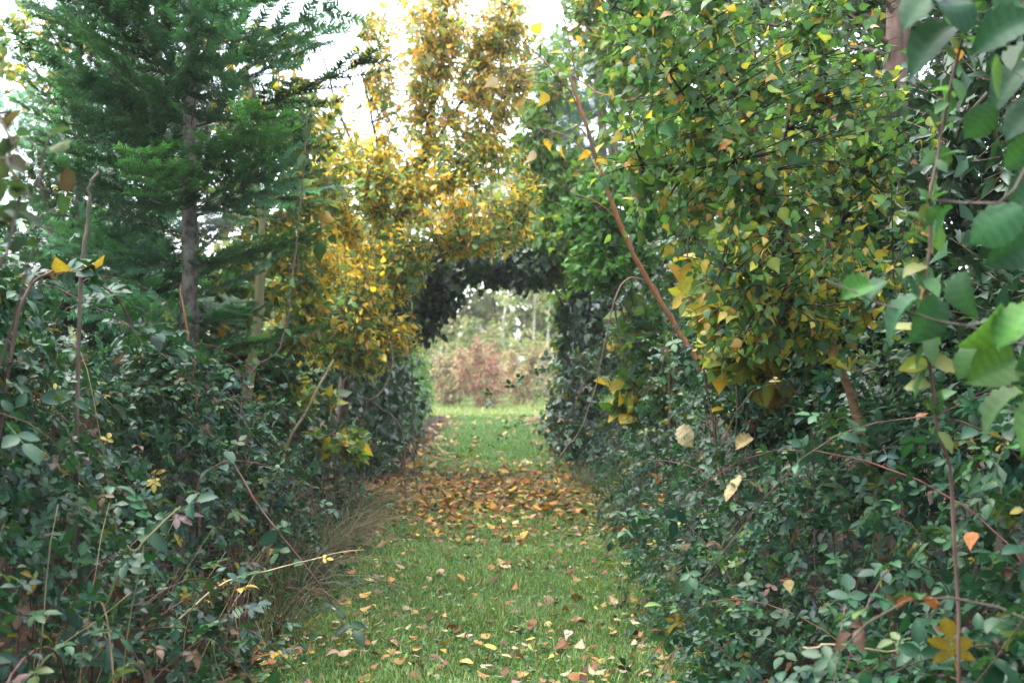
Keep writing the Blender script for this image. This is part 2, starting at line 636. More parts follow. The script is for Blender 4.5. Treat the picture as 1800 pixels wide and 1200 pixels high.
# bramble colours
BR_R = [(10, (.020, .072, .033)), (6, (.036, .105, .036)), (3, (.016, .058, .040)), (1.2, (.09, .15, .035)), (.3, (.26, .20, .03)), (.15, (.22, .08, .03)), (.5, (.10, .055, .03))]
BR_L = [(10, (.018, .064, .030)), (6, (.032, .098, .035)), (4, (.026, .066, .048)), (1.2, (.10, .16, .05)), (.35, (.07, .04, .04)), (.3, (.28, .21, .03)), (.6, (.10, .06, .035))]


def bank_r(x, y):
    """height of the bramble bank on the right of the path"""
    e = 0.72 + 0.05 * np.sin(y * 2.1) + 0.04 * np.sin(y * 5.3 + x)
    h = np.interp(y, [2, 4, 5.4, 7.5, 12], [1.25, 1.3, 1.75, 1.7, 1.25]) + 0.10 * np.sin(y * 1.7 + 1)
    w = np.interp(y, [2, 4.5, 6.5, 9, 12], [1.25, 1.1, .75, .6, .6])
    return h * smooth((x - e + 0.06) / w) ** 0.8 + 0.10 * np.sin(x * 7 + y * 3) * smooth((x - e) / .5)


def bank_l(x, y):
    e = 0.95 + 0.06 * np.sin(y * 1.9) + 0.05 * np.sin(y * 4.7)
    h = np.interp(y, [2, 3.2, 4.5, 6, 7.5, 9, 11], [1.75, 1.62, 1.42, 1.22, 0.85, 0.55, 0.4])
    return h * smooth((-x - e + 0.05) / 0.8) + 0.10 * np.sin(x * 6 + y * 3.3) * smooth((-x - e) / .5)


def bramble(label, fn, side, y0, y1, xr, n, size, palette, ncane, group, singles=300, depth=0.28, cane_len=1.3, airy=0.0, tri=None, low=0.0):
    bx = side * (xr[0] + xr[1]) / 2
    base = np.array([bx, (y0 + y1) / 2, 0.0])
    th = thing('bramble_bush', label, 'bramble', base, group)
    # canes: each arches up out of the bank and over towards the path
    lines = []
    for i in range(ncane):
        y = rng.uniform(y0, y1)
        x = side * rng.uniform(xr[0] + 0.25, xr[1])
        z = float(fn(x, y))
        d = np.array([-side * rng.uniform(-0.2, 1.0), rng.normal() * 0.6, 0])
        ln = cane_len * rng.uniform(0.5, 1.2)
        a = np.array([x, y, 0.02])
        b = np.array([x, y, z * rng.uniform(0.7, 1.05)]) + d * 0.12 * ln
        c = b + d * ln * 0.4 + UP * rng.uniform(0.0, 0.22) * ln
        e = c + d * ln * 0.35 - UP * rng.uniform(0.15, 0.5) * ln
        e[2] = max(e[2], 0.05)
        L = catmull([a, b, c, e], 16)
        lines.append(L)
        V, F = tube(L, rng.uniform(.0026, .0044), .0012, 5)
        part('cane', V, F, th, M_CANE, np.array(pal(1, [(2, (.55, .55, .55)), (1, (.55, .75, .42)), (1, (.8, .52, .52))], .2)[0]))
    # leaves of the mound: a shell a few leaves deep over the canes
    x = side * rng.uniform(xr[0], xr[1], n)
    y = rng.uniform(y0 - .25, y1 + .25, n)
    h = fn(x, y)
    keep = h > 0.03
    if airy:
        g = np.sin(x * 5.3 + y * 3.1) + np.sin(y * 6.7 - x * 2.2) + np.sin((h + x) * 9)
        keep &= (g > airy - 1.2 + rnd(len(x), 1)[:, 0] * .5)
    if low:                                              # an open, twiggy skirt under the leafy top
        keep &= rng.random(len(x)) < low + (1 - low) * smooth((h - .25) / .6)
    x, y, h = x[keep], y[keep], h[keep]
    n = len(x)
    e = 0.01
    nx, ny = -(fn(x + e, y) - fn(x - e, y)) / (2 * e), -(fn(x, y + e) - fn(x, y - e)) / (2 * e)
    MN = nrm(np.stack([nx, ny, np.ones(n)], 1))
    dep = rng.exponential(depth * .45, n)
    P = np.stack([x, y, h], 1) - MN * dep[:, None] + rnd(n) * 0.03
    P[:, 2] = np.maximum(P[:, 2], 0.03 + .05 * rng.random(n))
    D = nrm(MN * .25 + rnd(n) * .8 + np.array([-side * .25, -.15, -.25]))
    N = MN * .75 + UP * .55 + rnd(n) * .42
    # leaves along the canes
    if lines:
        q, t = [], []
        for L in lines:
            k = np.arange(4, 16)
            q.append(L[k] + rnd(len(k)) * .012)
            t.append(np.gradient(L, axis=0)[k])
        q, t = np.vstack(q), nrm(np.vstack(t))
        q = q.repeat(2, 0) + rnd(len(q) * 2) * .015
        t = t.repeat(2, 0)
        P = np.vstack([P, q])
        D = np.vstack([D, nrm(t * .5 + rnd(len(q)) * .7 + UP * .15)])
        N = np.vstack([N, UP * 1.0 + rnd(len(q)) * .35])
    n = len(P)
    S = size * np.exp(rnd(n, 1)[:, 0] * .22)
    k = (np.linalg.norm(P - [0, 0, EYE], axis=1) > 2.0) & (P[:, 1] > 1.6)
    P, D, N, S = P[k], D[k], N[k], S[k]
    n = len(P)
    foliage(th, 'bramble_leaf', tri or T_BR, M_BRAMBLE, P, D, N, S, pal(n, palette, .2), singles, T_BRH if tri is None else None)
    return th


def fir_branch_variant(seed, needle=0.042, wide=0.0044, open_=False):
    """wood and needles of a 1 m fir branch lying along +Y with its face up"""
    r = np.random.default_rng(seed)
    shoots = [np.stack([np.zeros(9), np.linspace(0, 1, 9), 0.10 * np.linspace(0, 1, 9) ** 2], 1)]
    rad = [(0.007, 0.0018)]
    y = 0.12
    k = 0
    while y < 0.97:
        for sgn in (1, -1):
            ln = (0.42 * (1 - y) ** 0.75 + 0.07) * r.uniform(.7, 1.15)
            an = r.uniform(.75, 1.0)
            if open_:
                ln, an = (0.30 * (1 - y) ** 0.5 + .11) * r.uniform(.8, 1.15), r.uniform(.6, .85)
            d = np.array([sgn * math.sin(an), math.cos(an), r.uniform(-.12, .2)])
            p0 = np.array([0, y + r.uniform(-.015, .015), 0.10 * y * y])
            s = np.linspace(0, 1, 6)[:, None]
            L = p0 + d * ln * s + np.array([0, .12, r.uniform(-.05, .08)]) * ln * s ** 2
            shoots.append(L); rad.append((.003, .0012))
            m = int(ln / .085)
            for j in range(1, 1 if open_ else m):
                for s2 in (1, -1):
                    if r.random() < .4: continue
                    f = j / m
                    l2 = (.40 * ln * (1 - f) + .035) * r.uniform(.7, 1.15)
                    a2 = r.uniform(.65, .95) * s2
                    c, sn = math.cos(a2), math.sin(a2)
                    d2 = np.array([d[0] * c - d[1] * sn, d[0] * sn + d[1] * c, d[2] + r.uniform(-.15, .2)])
                    q = L[0] + (L[-1] - L[0]) * f
                    shoots.append(np.stack([q + d2 * l2 * u for u in np.linspace(0, 1, 4)])); rad.append((.0018, .001))
        y += r.uniform(.13, .18) if open_ else r.uniform(.085, .115)
    wood = join([tube(L, a, b, 3) for L, (a, b) in zip(shoots, rad)])
    P, D, W, K = [], [], [], []
    for i, L in enumerate(shoots):
        ln = np.linalg.norm(np.diff(L, axis=0), axis=1).sum()
        n = int(ln * (520 if open_ else 330))
        t = r.random(n) * .999
        j = (t * (len(L) - 1)).astype(int)
        u = (t * (len(L) - 1) - j)[:, None]
        p = L[j] * (1 - u) + L[j + 1] * u
        T = nrm(L[j + 1] - L[j])
        if i == 0:
            keep = t > .35
            p, T = p[keep], T[keep]
        n = len(p)
        side = nrm(np.cross(T, UP))
        a = r.normal(size=n) * (.28 if open_ else .45) + np.where(r.random(n) < .5, 0, math.pi)
        out = side * np.cos(a)[:, None] + np.cross(side, T) * np.sin(a)[:, None]
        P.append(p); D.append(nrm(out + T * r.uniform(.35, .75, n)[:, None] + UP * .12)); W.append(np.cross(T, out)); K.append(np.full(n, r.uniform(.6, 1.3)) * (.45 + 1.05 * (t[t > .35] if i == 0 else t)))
    P, D, W = np.vstack(P), np.vstack(D), np.vstack(W)
    n = len(P)
    l = needle * r.uniform(.6, 1.0, n)[:, None]
    sd = nrm(np.cross(D, W)) * wide / 2
    V = np.stack([P - sd, P + sd, P + D * l * .8 + sd * .8, P + D * l], 1).reshape(-1, 3)
    F = (np.array([(0, 1, 2), (0, 2, 3)])[None] + (np.arange(n) * 4)[:, None, None]).reshape(-1, 3)
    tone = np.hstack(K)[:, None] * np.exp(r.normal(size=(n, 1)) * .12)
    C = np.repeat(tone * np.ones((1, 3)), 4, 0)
    return wood, (V, F, C)


FIR = []


def fir_variants():
    for s in range(7):
        (wv, wf), (nv, nf, nc) = fir_branch_variant(40 + s, .062, .0062, True) if s > 2 else fir_branch_variant(40 + s)
        FIR.append((make_mesh('branch', wv, wf, None, M_CONIFER), make_mesh('needles', nv, nf, nc, M_NEEDLE)))


def conifer(label, base, height, z0, radius, group, step=0.30, per=6, trunk_r=0.065, tint=(.032, .082, .040), prof=None, lean=(0, 0)):
    base = np.asarray(base, float)
    th = thing('conifer_tree', label, 'conifer tree', base, group)
    top = base + np.array([lean[0], lean[1], height])
    L = limb_line([base, (base + top) / 2, top], 40, .006)
    V, F = tube(L, trunk_r, .006, 10, .0035)
    part('trunk', V, F, th, M_CONIFER)
    z = z0
    while z < height - .15:
        f = (z - z0) / (height - z0)
        rr = radius * (prof(z) if prof else (1 - f) ** .8 + .12)
        a0 = rng.uniform(0, 6.28)
        for k in range(per):
            a = a0 + k * 2 * math.pi / per + rng.normal() * .25
            zz = z + rng.uniform(-.12, .12)
            ln = rr * rng.uniform(.7, 1.15)
            elev = rng.uniform(.02, .22) + .55 * f
            d = np.array([math.cos(a) * math.cos(elev), math.sin(a) * math.cos(elev), math.sin(elev)])
            p = L[np.abs(L[:, 2] - base[2] - zz).argmin()]
            v = rng.integers(len(FIR)) if rng.random() < .2 else rng.integers(3, 7)
            o = bpy.data.objects.new('branch', FIR[v][0])
            nn = nrm(UP + rnd(1)[0] * .45 - d * (UP @ d))
            nn = nrm(nn - d * (nn @ d))
            x = np.cross(d, nn)
            M = np.eye(4)
            M[:3, 0], M[:3, 1], M[:3, 2], M[:3, 3] = x * ln, d * ln, nn * ln, p - base
            o.matrix_basis = Matrix(M.tolist())
            o.parent = th
            COL.objects.link(o)
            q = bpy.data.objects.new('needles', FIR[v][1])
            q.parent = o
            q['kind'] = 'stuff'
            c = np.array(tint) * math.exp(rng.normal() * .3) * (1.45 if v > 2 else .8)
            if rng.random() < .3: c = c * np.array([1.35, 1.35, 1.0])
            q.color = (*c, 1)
            COL.objects.link(q)
        z += step * rng.uniform(.8, 1.2)
    return th


def one_stem(name, label, cat, pts, r0, r1, mat, group=None, n=22, leaves=None, wob=.004, tint=None, partname='stem'):
    """a single cane or stalk, with leaves when given (shapes, mat, count, size, palette, leafname, t0)"""
    L = limb_line(pts, n, wob)
    th = thing(name, label, cat, L[0], group)
    V, F = tube(L, r0, r1, 6)
    part(partname, V, F, th, mat, tint)
    if leaves:
        sh, lm, k, size, palette, ln, t0 = leaves
        t = t0 + (1 - t0) * np.sort(rng.random(k))
        j = np.minimum((t * (n - 1)).astype(int), n - 2)
        u = (t * (n - 1) - j)[:, None]
        P = L[j] * (1 - u) + L[j + 1] * u
        T = nrm(L[j + 1] - L[j])
        D = nrm(T * .3 + rnd(k) * .8 - UP * .15)
        foliage(th, ln, sh, lm, P, D, UP * 1.0 + rnd(k) * .45 - np.array([0, .35, 0]), size * np.exp(rnd(k, 1)[:, 0] * .25), pal(k, palette), k)
    return th


# ================================================================ the setting
def earth_mat(name, stops, scale, scale2, bump=0.6):
    m, t, out = _nodes(name)
    n = _noise(t, scale, 8, 'Object', .65)
    c = _ramp(t, n.outputs[0], stops)
    n2 = _noise(t, scale2, 4)
    c = _mul(t, c, _ramp(t, n2.outputs[0], [(.3, (.6, .62, .6)), (.7, (1.15, 1.1, 1.05))]))
    p = t.nodes.new('ShaderNodeBsdfPrincipled')
    p.inputs['Roughness'].default_value = .95
    p.inputs['Specular IOR Level'].default_value = 0.08
    t.links.new(c, p.inputs['Base Color'])
    b = t.nodes.new('ShaderNodeBump')
    b.inputs['Strength'].default_value = bump
    b.inputs['Distance'].default_value = .03
    t.links.new(n.outputs[0], b.inputs['Height'])
    t.links.new(b.outputs[0], p.inputs['Normal'])
    t.links.new(p.outputs[0], out.inputs['Surface'])
    return m


def path_c(y):
    return np.interp(y, [0, 4, 10, 16, 25, 30], [-.1, -.1, -.15, -.22, -.42, -.6])


def ground_z(x, y):
    return (0.02 * np.sin(x * 1.3 + y * .7) + .015 * np.sin(y * 1.9) - .03 * np.exp(-((x - path_c(y)) / .7) ** 2)) * np.exp(-np.hypot(x, y - 10) / 60) - .0


def sheet(name, xs, ys, mat, dz=0.0):
    X, Y = np.meshgrid(xs, ys)
    Z = ground_z(X, Y) + dz
    V = np.stack([X, Y, Z], -1).reshape(-1, 3)
    i = np.arange(len(xs) * len(ys)).reshape(len(ys), len(xs))
    q = np.stack([i[:-1, :-1], i[:-1, 1:], i[1:, 1:], i[1:, :-1]], -1).reshape(-1, 4)
    F = np.concatenate([q[:, [0, 1, 2]], q[:, [0, 2, 3]]])
    return part(name, V, F, None, mat)


far = np.array([-400, -200, -90, -40, -20])
gx = np.concatenate([far, np.linspace(-10, 10, 81), -far[::-1]])
gy = np.concatenate([[-400, -200, -60, -20], np.linspace(-6, 50, 180), [70, 120, 220, 400]])
tag(sheet('ground', gx, gy, earth_mat('woodland soil', [(.3, (.010, .007, .005)), (.5, (.022, .015, .009)), (.7, (.04, .026, .014))], 9, 1.2)), kind='structure')
path = tag(sheet('grass_path', np.linspace(-1.25, .95, 24), np.linspace(.5, 25.9, 120),
                 earth_mat('mown grass sward', [(.3, (.020, .040, .012)), (.55, (.04, .075, .02)), (.75, (.075, .06, .03))], 30, 2.0), .006), kind='structure')
tag(sheet('meadow', np.linspace(-9, 8, 60), np.linspace(25.9, 60, 70),
          earth_mat('meadow sward', [(.3, (.06, .10, .03)), (.6, (.10, .15, .045)), (.8, (.17, .15, .07))], 14, .8), .006), kind='structure')

# grass
def grass(name, n, xr, yr, h, w, palette, lean=.5, edge=None):
    x = rng.uniform(*xr, n)
    y = rng.uniform(*yr, n)
    pat = np.sin(x * 5.1 + y * 2.3) + np.sin(x * 2.3 - y * 4.1 + 1) + np.sin(y * 7.7 + x * 3)
    if edge is not None:
        keep = rng.random(n) < edge(x, y) * (0.55 + .18 * (pat + 1.5).clip(0, 3))
        x, y, pat = x[keep], y[keep], pat[keep]
    n = len(x)
    z = ground_z(x, y)
    hh = h * np.exp(rnd(n, 1)[:, 0] * .35) * (.8 + .12 * pat)
    ww = w * rng.uniform(.7, 1.3, n)
    a = rng.uniform(0, 2 * math.pi, n)
    dx = np.stack([np.cos(a), np.sin(a), np.zeros(n)], 1)
    sd = np.stack([-np.sin(a), np.cos(a), np.zeros(n)], 1) * ww[:, None] / 2
    ln = lean * rng.uniform(.1, 1.6, n)[:, None] * hh[:, None]
    P = np.stack([x, y, z], 1)
    mid = P + UP * hh[:, None] * .6 + dx * ln * .35
    tip = P + UP * hh[:, None] * rng.uniform(.75, 1, n)[:, None] + dx * ln
    V = np.stack([P - sd, P + sd, mid + sd * .8, mid - sd * .8, tip], 1).reshape(-1, 3)
    F = (np.array([(0, 1, 2), (0, 2, 3), (3, 2, 4)])[None] + (np.arange(n) * 5)[:, None, None]).reshape(-1, 3)
    C = np.repeat(pal(n, palette, .22), 5, 0)
    return tag(part(name, V, F, None, M_GRASS, C), kind='stuff')


G_PAL = [(8, (.095, .20, .045)), (5, (.065, .15, .04)), (5, (.135, .23, .06)), (1.4, (.24, .22, .09)), (.8, (.32, .25, .12))]


def path_edge(x, y):
    c = path_c(y)
    e = smooth((.98 - np.abs(x - c)) / .2)
    wear = 1 - .8 * np.exp(-((y - 11) / 2.2) ** 2) * smooth((.9 - np.abs(x - c + .1)) / .3)
    return e * wear


grass('grass', 105000, (-1.35, 1.0), (4.2, 8.3), .038, .0042, G_PAL, .7, path_edge)
grass('grass', 60000, (-1.35, 1.0), (8.3, 14), .05, .006, G_PAL, .7, path_edge)
grass('grass', 45000, (-1.5, 1.0), (14, 26), .05, .009, [(8, (.07, .16, .035)), (5, (.055, .13, .03)), (3, (.11, .20, .05))], .6, path_edge)
grass('meadow_grass', 16000, (-6, 5), (25, 31), .10, .014, [(5, (.13, .22, .06)), (4, (.18, .25, .08)), (3, (.30, .27, .12))], .6)


# fallen leaves: the 300 nearest are pieces of the path, the rest one litter layer
LIT = [(3.5, (.32, .16, .05)), (2.0, (.38, .25, .07)), (4, (.18, .08, .035)), (4, (.40, .31, .19)), (4, (.27, .17, .12)), (2.5, (.10, .05, .035)), (1.2, (.40, .33, .08))]


def litter(n, xr, yr, dens, size, palette):
    x = rng.uniform(*xr, n)
    y = rng.uniform(*yr, n)
    k = rng.random(n) < dens(x, y)
    x, y = x[k], y[k]
    n = len(x)
    P = np.stack([x, y, ground_z(x, y) + .018 + .036 * rng.random(n)], 1)
    a = rng.uniform(0, 2 * math.pi, n)
    D = np.stack([np.cos(a), np.sin(a), rng.normal(size=n) * .25], 1)
    N = UP + rnd(n) * .26
    N[rng.random(n) < .4] *= -1
    return P, D, N, size * np.exp(np.clip(rnd(n, 1)[:, 0] * .38, -.8, .5)), pal(n, palette, .25)


W_ = litter(9000, (-1.05, .8), (4.2, 14), lambda x, y: .7 + .3 * np.sin(x * 6 + y * 2.1) * np.sin(y * 3.3 - x * 4), .022, [(5, (.05, .14, .04)), (3, (.035, .10, .035)), (1, (.10, .19, .05))])
Pl = [litter(2100, (-1.15, .85), (4.3, 8.6), lambda x, y: .28 + .45 * smooth((6.4 - y) / 2) + .2 * (np.abs(x - path_c(y)) > .55), .040, LIT),
      litter(7000, (-1.35, .85), (8.0, 14.5), lambda x, y: np.exp(-((y - 10.9) / 1.9) ** 2) * .95 + .04, .056, [(5, (.38, .18, .04)), (4, (.42, .27, .06)), (6, (.19, .075, .025)), (2, (.42, .31, .16)), (3, (.11, .05, .025))]),
      litter(1800, (-1.5, .9), (13, 25), lambda x, y: .12 + .7 * smooth((np.abs(x - path_c(y)) - .5) / .25), .075, [(4, (.22, .12, .05)), (3, (.13, .07, .05)), (3, (.34, .24, .10)), (2, (.10, .08, .07))])]
Pl = [np.concatenate(a) for a in zip(*Pl)]
BASE[path.name] = np.zeros(3)
foliage(path, 'fallen_leaf', T_RD + T_BI, M_DRY, *Pl, 300, None, 'leaf_litter')
Pv = [litter(5200, (-4, -.95), (3, 15), lambda x, y: .6 + 0 * x, .07, [(4, (.09, .045, .022)), (3, (.05, .028, .016)), (1, (.22, .13, .05))]),
      litter(4200, (.75, 4), (2, 15), lambda x, y: .6 + 0 * x, .07, [(4, (.09, .045, .022)), (3, (.05, .028, .016)), (1, (.22, .13, .05))])]
foliage(path, 'clover_leaf', T_EL, M_GRASS, W_[0] + UP * .012, W_[1], W_[2], W_[3], W_[4], 0, None, 'weeds')
gnd = bpy.data.objects['ground']
foliage(gnd, 'fallen_leaf', T_EL, M_DRY, *[np.concatenate(a) for a in zip(*Pv)], 0, None, 'leaf_litter')

# ================================================================ right of the path
GR = 'brambles along the right edge of the path'
bramble('nearest right bramble, filling the bottom right corner of the path edge', bank_r, 1, 1.7, 2.9, (.72, 2.0), 2600, .088, BR_R, 14, GR, cane_len=1.0)
bramble('dense dark green bramble below the foot of the leaning birch', bank_r, 1, 2.9, 4.6, (.66, 2.2), 5800, .075, BR_R, 26, GR)
bramble('bramble mound behind the birch foot, dotted with yellow leaves', bank_r, 1, 4.6, 6.6, (.62, 2.2), 6200, .070, BR_R, 24, GR)
bramble('pale tangled bramble bank beside the belt of orange fallen leaves', bank_r, 1, 6.6, 9.2, (.55, 1.9), 6200, .072, BR_R, 26, GR, tri=T_BRF)
bramble('far low bramble trailing on the path before the right ivy column', bank_r, 1, 9.2, 12.2, (.5, 1.8), 4000, .075, BR_R, 14, GR, tri=T_BRF)

# leaning birch
YG = [(9, (.075, .175, .055)), (7, (.12, .22, .055)), (5, (.05, .13, .06)), (3, (.24, .30, .06)), (2.6, (.50, .40, .08)), (.9, (.50, .30, .09)), (.3, (.30, .13, .05))]


def birch_colour(P):
    n = len(P)
    c = pal(n, YG, .2)
    g = pal(n, [(6, (.065, .15, .055)), (4, (.09, .185, .055))], .2)
    yl = pal(n, [(3, (.50, .40, .07)), (3, (.30, .30, .05)), (1, (.52, .34, .11)), (2, (.10, .18, .05))], .2)
    hi = rng.random(n) < smooth((P[:, 2] - 1.9) / .7) * .62
    lo = rng.random(n) < (1 - smooth((P[:, 2] - 1.25) / .7)) * .38
    c[hi] = g[hi]
    c[lo] = yl[lo]
    return c


b0 = np.array([1.42, 4.25, 0.0])
th = thing('birch_sapling', 'leaning birch sapling with bare tan lower trunk and yellow-green leaves', 'birch tree', b0)
tr = limb_line([b0, at(1535, 862, 4.2), at(1470, 620, 4.2), at(1420, 520, 4.2), at(1380, 380, 4.15), at(1340, 260, 4.1), at(1280, 120, 4.0), at(1225, -40, 3.9), at(1180, -200, 3.9)], 40, .004)
lim = [limb_line([at(1405, 480, 4.2), at(1330, 330, 4.0), at(1230, 210, 3.8), at(1130, 60, 3.7)], 14, .006),
       limb_line([at(1385, 400, 4.15), at(1260, 330, 4.2), at(1130, 290, 4.3)], 12, .006),
       limb_line([at(1420, 520, 4.2), at(1480, 380, 4.4), at(1530, 250, 4.5), at(1560, 90, 4.6)], 14, .006),
       limb_line([at(1450, 575, 4.2), at(1360, 520, 3.9), at(1270, 470, 3.8)], 12, .006),
       limb_line([at(1360, 300, 4.1), at(1400, 160, 4.2), at(1420, 0, 4.2), at(1430, -120, 4.2)], 12, .006),
       limb_line([at(1340, 260, 4.1), at(1220, 150, 4.3), at(1110, 90, 4.4)], 12, .006),
       limb_line([at(1440, 560, 4.2), at(1500, 500, 4.0), at(1570, 470, 3.9)], 10, .006),
       limb_line([at(1300, 170, 4.0), at(1190, 90, 3.9), at(1080, 10, 3.8)], 12, .006)]
lines = woody(th, tr, .020, .005, lim, .0085, M_BIRCH, 9, .0012, M_TWIG)
bl = [(at(1330, 180, 4.1), (.50, .7, .42), 5), (at(1180, 120, 4.1), (.30, .6, .38), 2.2), (at(1450, 200, 4.3), (.34, .6, .5), 3.2), (at(1350, 430, 4.1), (.32, .5, .28), 2.6),
      (at(1290, 560, 4.0), (.20, .35, .22), 1.3), (at(1480, 540, 4.0), (.24, .35, .22), 1.2), (at(1230, 340, 4.2), (.26, .5, .28), 1.6), (at(1300, -60, 4.1), (.6, .7, .3), 2.2), (at(1380, 600, 4.0), (.35, .3, .14), .6), (at(1120, 250, 4.2), (.2, .5, .4), .9), (at(1560, 330, 4.3), (.25, .4, .4), 1.2)]
tips, _ = blob_points(900, bl, .25)
tw = twig_set(lines, tips, .03, .05)
twig_part(th, tw, .0036, .0011, M_TWIG)
P, D, N = twig_leaves(tw, 9, .15, .35, .75, .55, .5, .95, .02)
N[:, 1] -= .2
foliage(th, 'birch_leaf', T_BI, M_THIN, P, D, N, .038 * np.exp(rnd(len(P), 1)[:, 0] * .25), birch_colour(P), 300)

# leaning dead sapling with orange bark
s0 = np.array([1.62, 6.7, 0.0])
th = thing('dead_sapling', 'thin dead sapling with peeling orange bark leaning over the path', 'dead sapling', s0)
tr = limb_line([s0, at(1255, 690, 6.6), at(1180, 560, 6.6), at(1112, 440, 6.5), at(1062, 310, 6.4), at(1028, 200, 6.3), at(1005, 130, 6.3)], 34, .005)
lim = [limb_line([at(1028, 200, 6.3), at(985, 140, 6.3), at(930, 85, 6.4), at(885, 60, 6.4)], 12, .006), limb_line([at(1012, 150, 6.3), at(1000, 60, 6.3), at(985, -30, 6.3)], 12, .006),
       limb_line([at(1066, 320, 6.4), at(1030, 270, 6.5), at(985, 235, 6.5), at(930, 222, 6.6)], 12, .006), limb_line([at(1075, 350, 6.4), at(1083, 290, 6.3), at(1080, 235, 6.3)], 8, .004),
       limb_line([at(1098, 400, 6.5), at(1050, 355, 6.4), at(1000, 335, 6.4)], 9, .005), limb_line([at(1005, 130, 6.3), at(1060, 165, 6.2), at(1130, 175, 6.1)], 9, .005)]
lines = woody(th, tr, .019, .008, lim, .0055, M_ORANGE, 8, .001)
tips, _ = blob_points(90, [(at(960, 120, 6.3), (.28, .25, .25), 2), (at(985, 270, 6.5), (.28, .2, .12), 1.5), (at(1010, 40, 6.3), (.2, .2, .2), 1)], .2)
twig_part(th, twig_set(lines[1:], tips, .05, .1), .003, .001, M_BARK)
P, D, N = twig_leaves(twig_set(lines[1:], tips[:14], .05), 1, .5)
foliage(th, 'leaf', T_BI, M_THIN, P, D, N, np.full(len(P), .09), pal(len(P), [(1, (.5, .34, .05)), (1, (.45, .36, .22))]), 30)

# hazel close to the camera
HZ = [(6, (.024, .085, .034)), (4, (.032, .105, .034)), (2, (.06, .15, .03))]
h0 = np.array([1.35, 2.05, 0.0])
th = thing('hazel_bush', 'hazel bush at the right edge with very large soft green leaves', 'hazel bush', h0)
st = [limb_line([h0, at(1960, 700, 2.05), at(1900, 300, 2.0), at(1760, -120, 2.0)], 20, .006), limb_line([h0 + [.1, .2, 0], at(2050, 700, 2.2), at(1990, 420, 2.1), at(1930, 100, 2.1)], 18, .006)]
sp = [limb_line([st[0][8], at(1840, 610, 2.0), at(1700, 575, 2.05), at(1580, 545, 2.05), at(1450, 492, 2.1)], 14, .004),
      limb_line([st[0][15], at(1790, 330, 1.95), at(1700, 355, 2.0), at(1630, 345, 2.0)], 10, .004),
      limb_line([st[0][18], at(1740, -20, 2.0), at(1660, 10, 2.0)], 8, .004), limb_line([st[1][8], at(1860, 720, 2.1), at(1740, 700, 2.1)], 8, .004),
      limb_line([st[1][15], at(1850, 160, 2.05), at(1780, 120, 2.1)], 8, .004)]
for L, r_ in [(l, .011) for l in st] + [(l, .0035) for l in sp]:
    V, F = tube(L, r_, r_ * .4, 6)
    part('stem' if r_ > .01 else 'limb', V, F, th, M_BARK)
hz = [(1515, 505, 2.1, -85, .085), (1590, 538, 2.05, -65, .115), (1545, 500, 2.12, -100, .075), (1690, 500, 2.0, -20, .10), (1640, 545, 2.1, -150, .11), (1740, 560, 1.95, -35, .13),
      (1760, 640, 2.0, -80, .13), (1800, 555, 1.9, -60, .12), (1720, 610, 2.05, -120, .105), (1660, 375, 2.0, -60, .075), (1770, 380, 1.95, -70, .12), (1800, 430, 2.0, -100, .11),
      (1640, -10, 2.0, -60, .13), (1690, 15, 1.98, -110, .13), (1650, 60, 2.02, -70, .13), (1780, 40, 1.95, -90, .12), (1790, 130, 2.1, -110, .12), (1745, 120, 2.02, -150, .10),
      (1820, 190, 2.0, -120, .12), (1810, 260, 2.05, -140, .10), (1770, 700, 2.05, -100, .12), (1820, 720, 1.95, -60, .12), (1800, 0, 2.0, -45, .12), (1815, 330, 2.05, -60, .11),
      (1740, 200, 2.1, -140, .09), (1600, 500, 2.12, 30, .07), (1815, 620, 2.0, -30, .12), (1820, 80, 2.0, -70, .13)]
P = np.array([at(x, y, d) for x, y, d, a, s in hz])
an = np.radians(np.array([h[3] for h in hz], float)) - .0
D = np.stack([np.sin(an) * .8, rng.uniform(-.35, .15, len(hz)), -np.abs(np.cos(an)) * .65 - .15], 1)
N = np.tile([-.15, -.5, .8], (len(hz), 1)) + rnd(len(hz)) * .55
P = P - nrm(D) * np.array([h[4] for h in hz])[:, None] * .25
foliage(th, 'hazel_leaf', T_HZ, M_HAZEL, P, D, N, np.array([h[4] for h in hz]) * .80, pal(len(hz), HZ, .18), 60)

# trailing canes
RO = [(5, (.06, .15, .05)), (4, (.08, .19, .06)), (1, (.16, .2, .05)), (.4, (.4, .2, .08))]
one_stem('rose_cane', 'long thin reddish cane hanging down before the hazel leaves', 'rose cane',
         [at(1690, 1190, 2.5) * [1, 1, 0], at(1675, 900, 2.5), at(1640, 720, 2.45), at(1622, 520, 2.4), at(1640, 300, 2.4), at(1675, 120, 2.4), at(1712, -20, 2.35), at(1740, -160, 2.3)],
         .0042, .003, M_CANE, None, 40, (T_OV, M_HAZEL, 84, .050, RO, 'leaf', .25))
one_stem('arching_cane', 'bare reddish cane bowing down to the path before the right ivy column', 'bramble cane',
         [np.array([1.05, 7.6, 0.0]), at(1170, 560, 7.6), at(1115, 488, 7.6), at(1080, 530, 7.5), at(1057, 640, 7.4), at(1028, 740, 7.3), at(985, 800, 7.2)], .007, .003, M_CANE, None, 36,
         (T_PIN, M_BRAMBLE, 22, .10, BR_R, 'leaf', .3))
one_stem('arching_cane', 'thin cane rising among the birch leaves and curving down into the brambles', 'bramble cane',
         [np.array([1.15, 5.6, 0.0]), at(1245, 700, 5.6), at(1215, 540, 5.5), at(1207, 430, 5.4), at(1225, 380, 5.4)], .006, .002, M_CANE, None, 24, (T_BR, M_BRAMBLE, 14, .10, BR_R, 'leaf', .3))
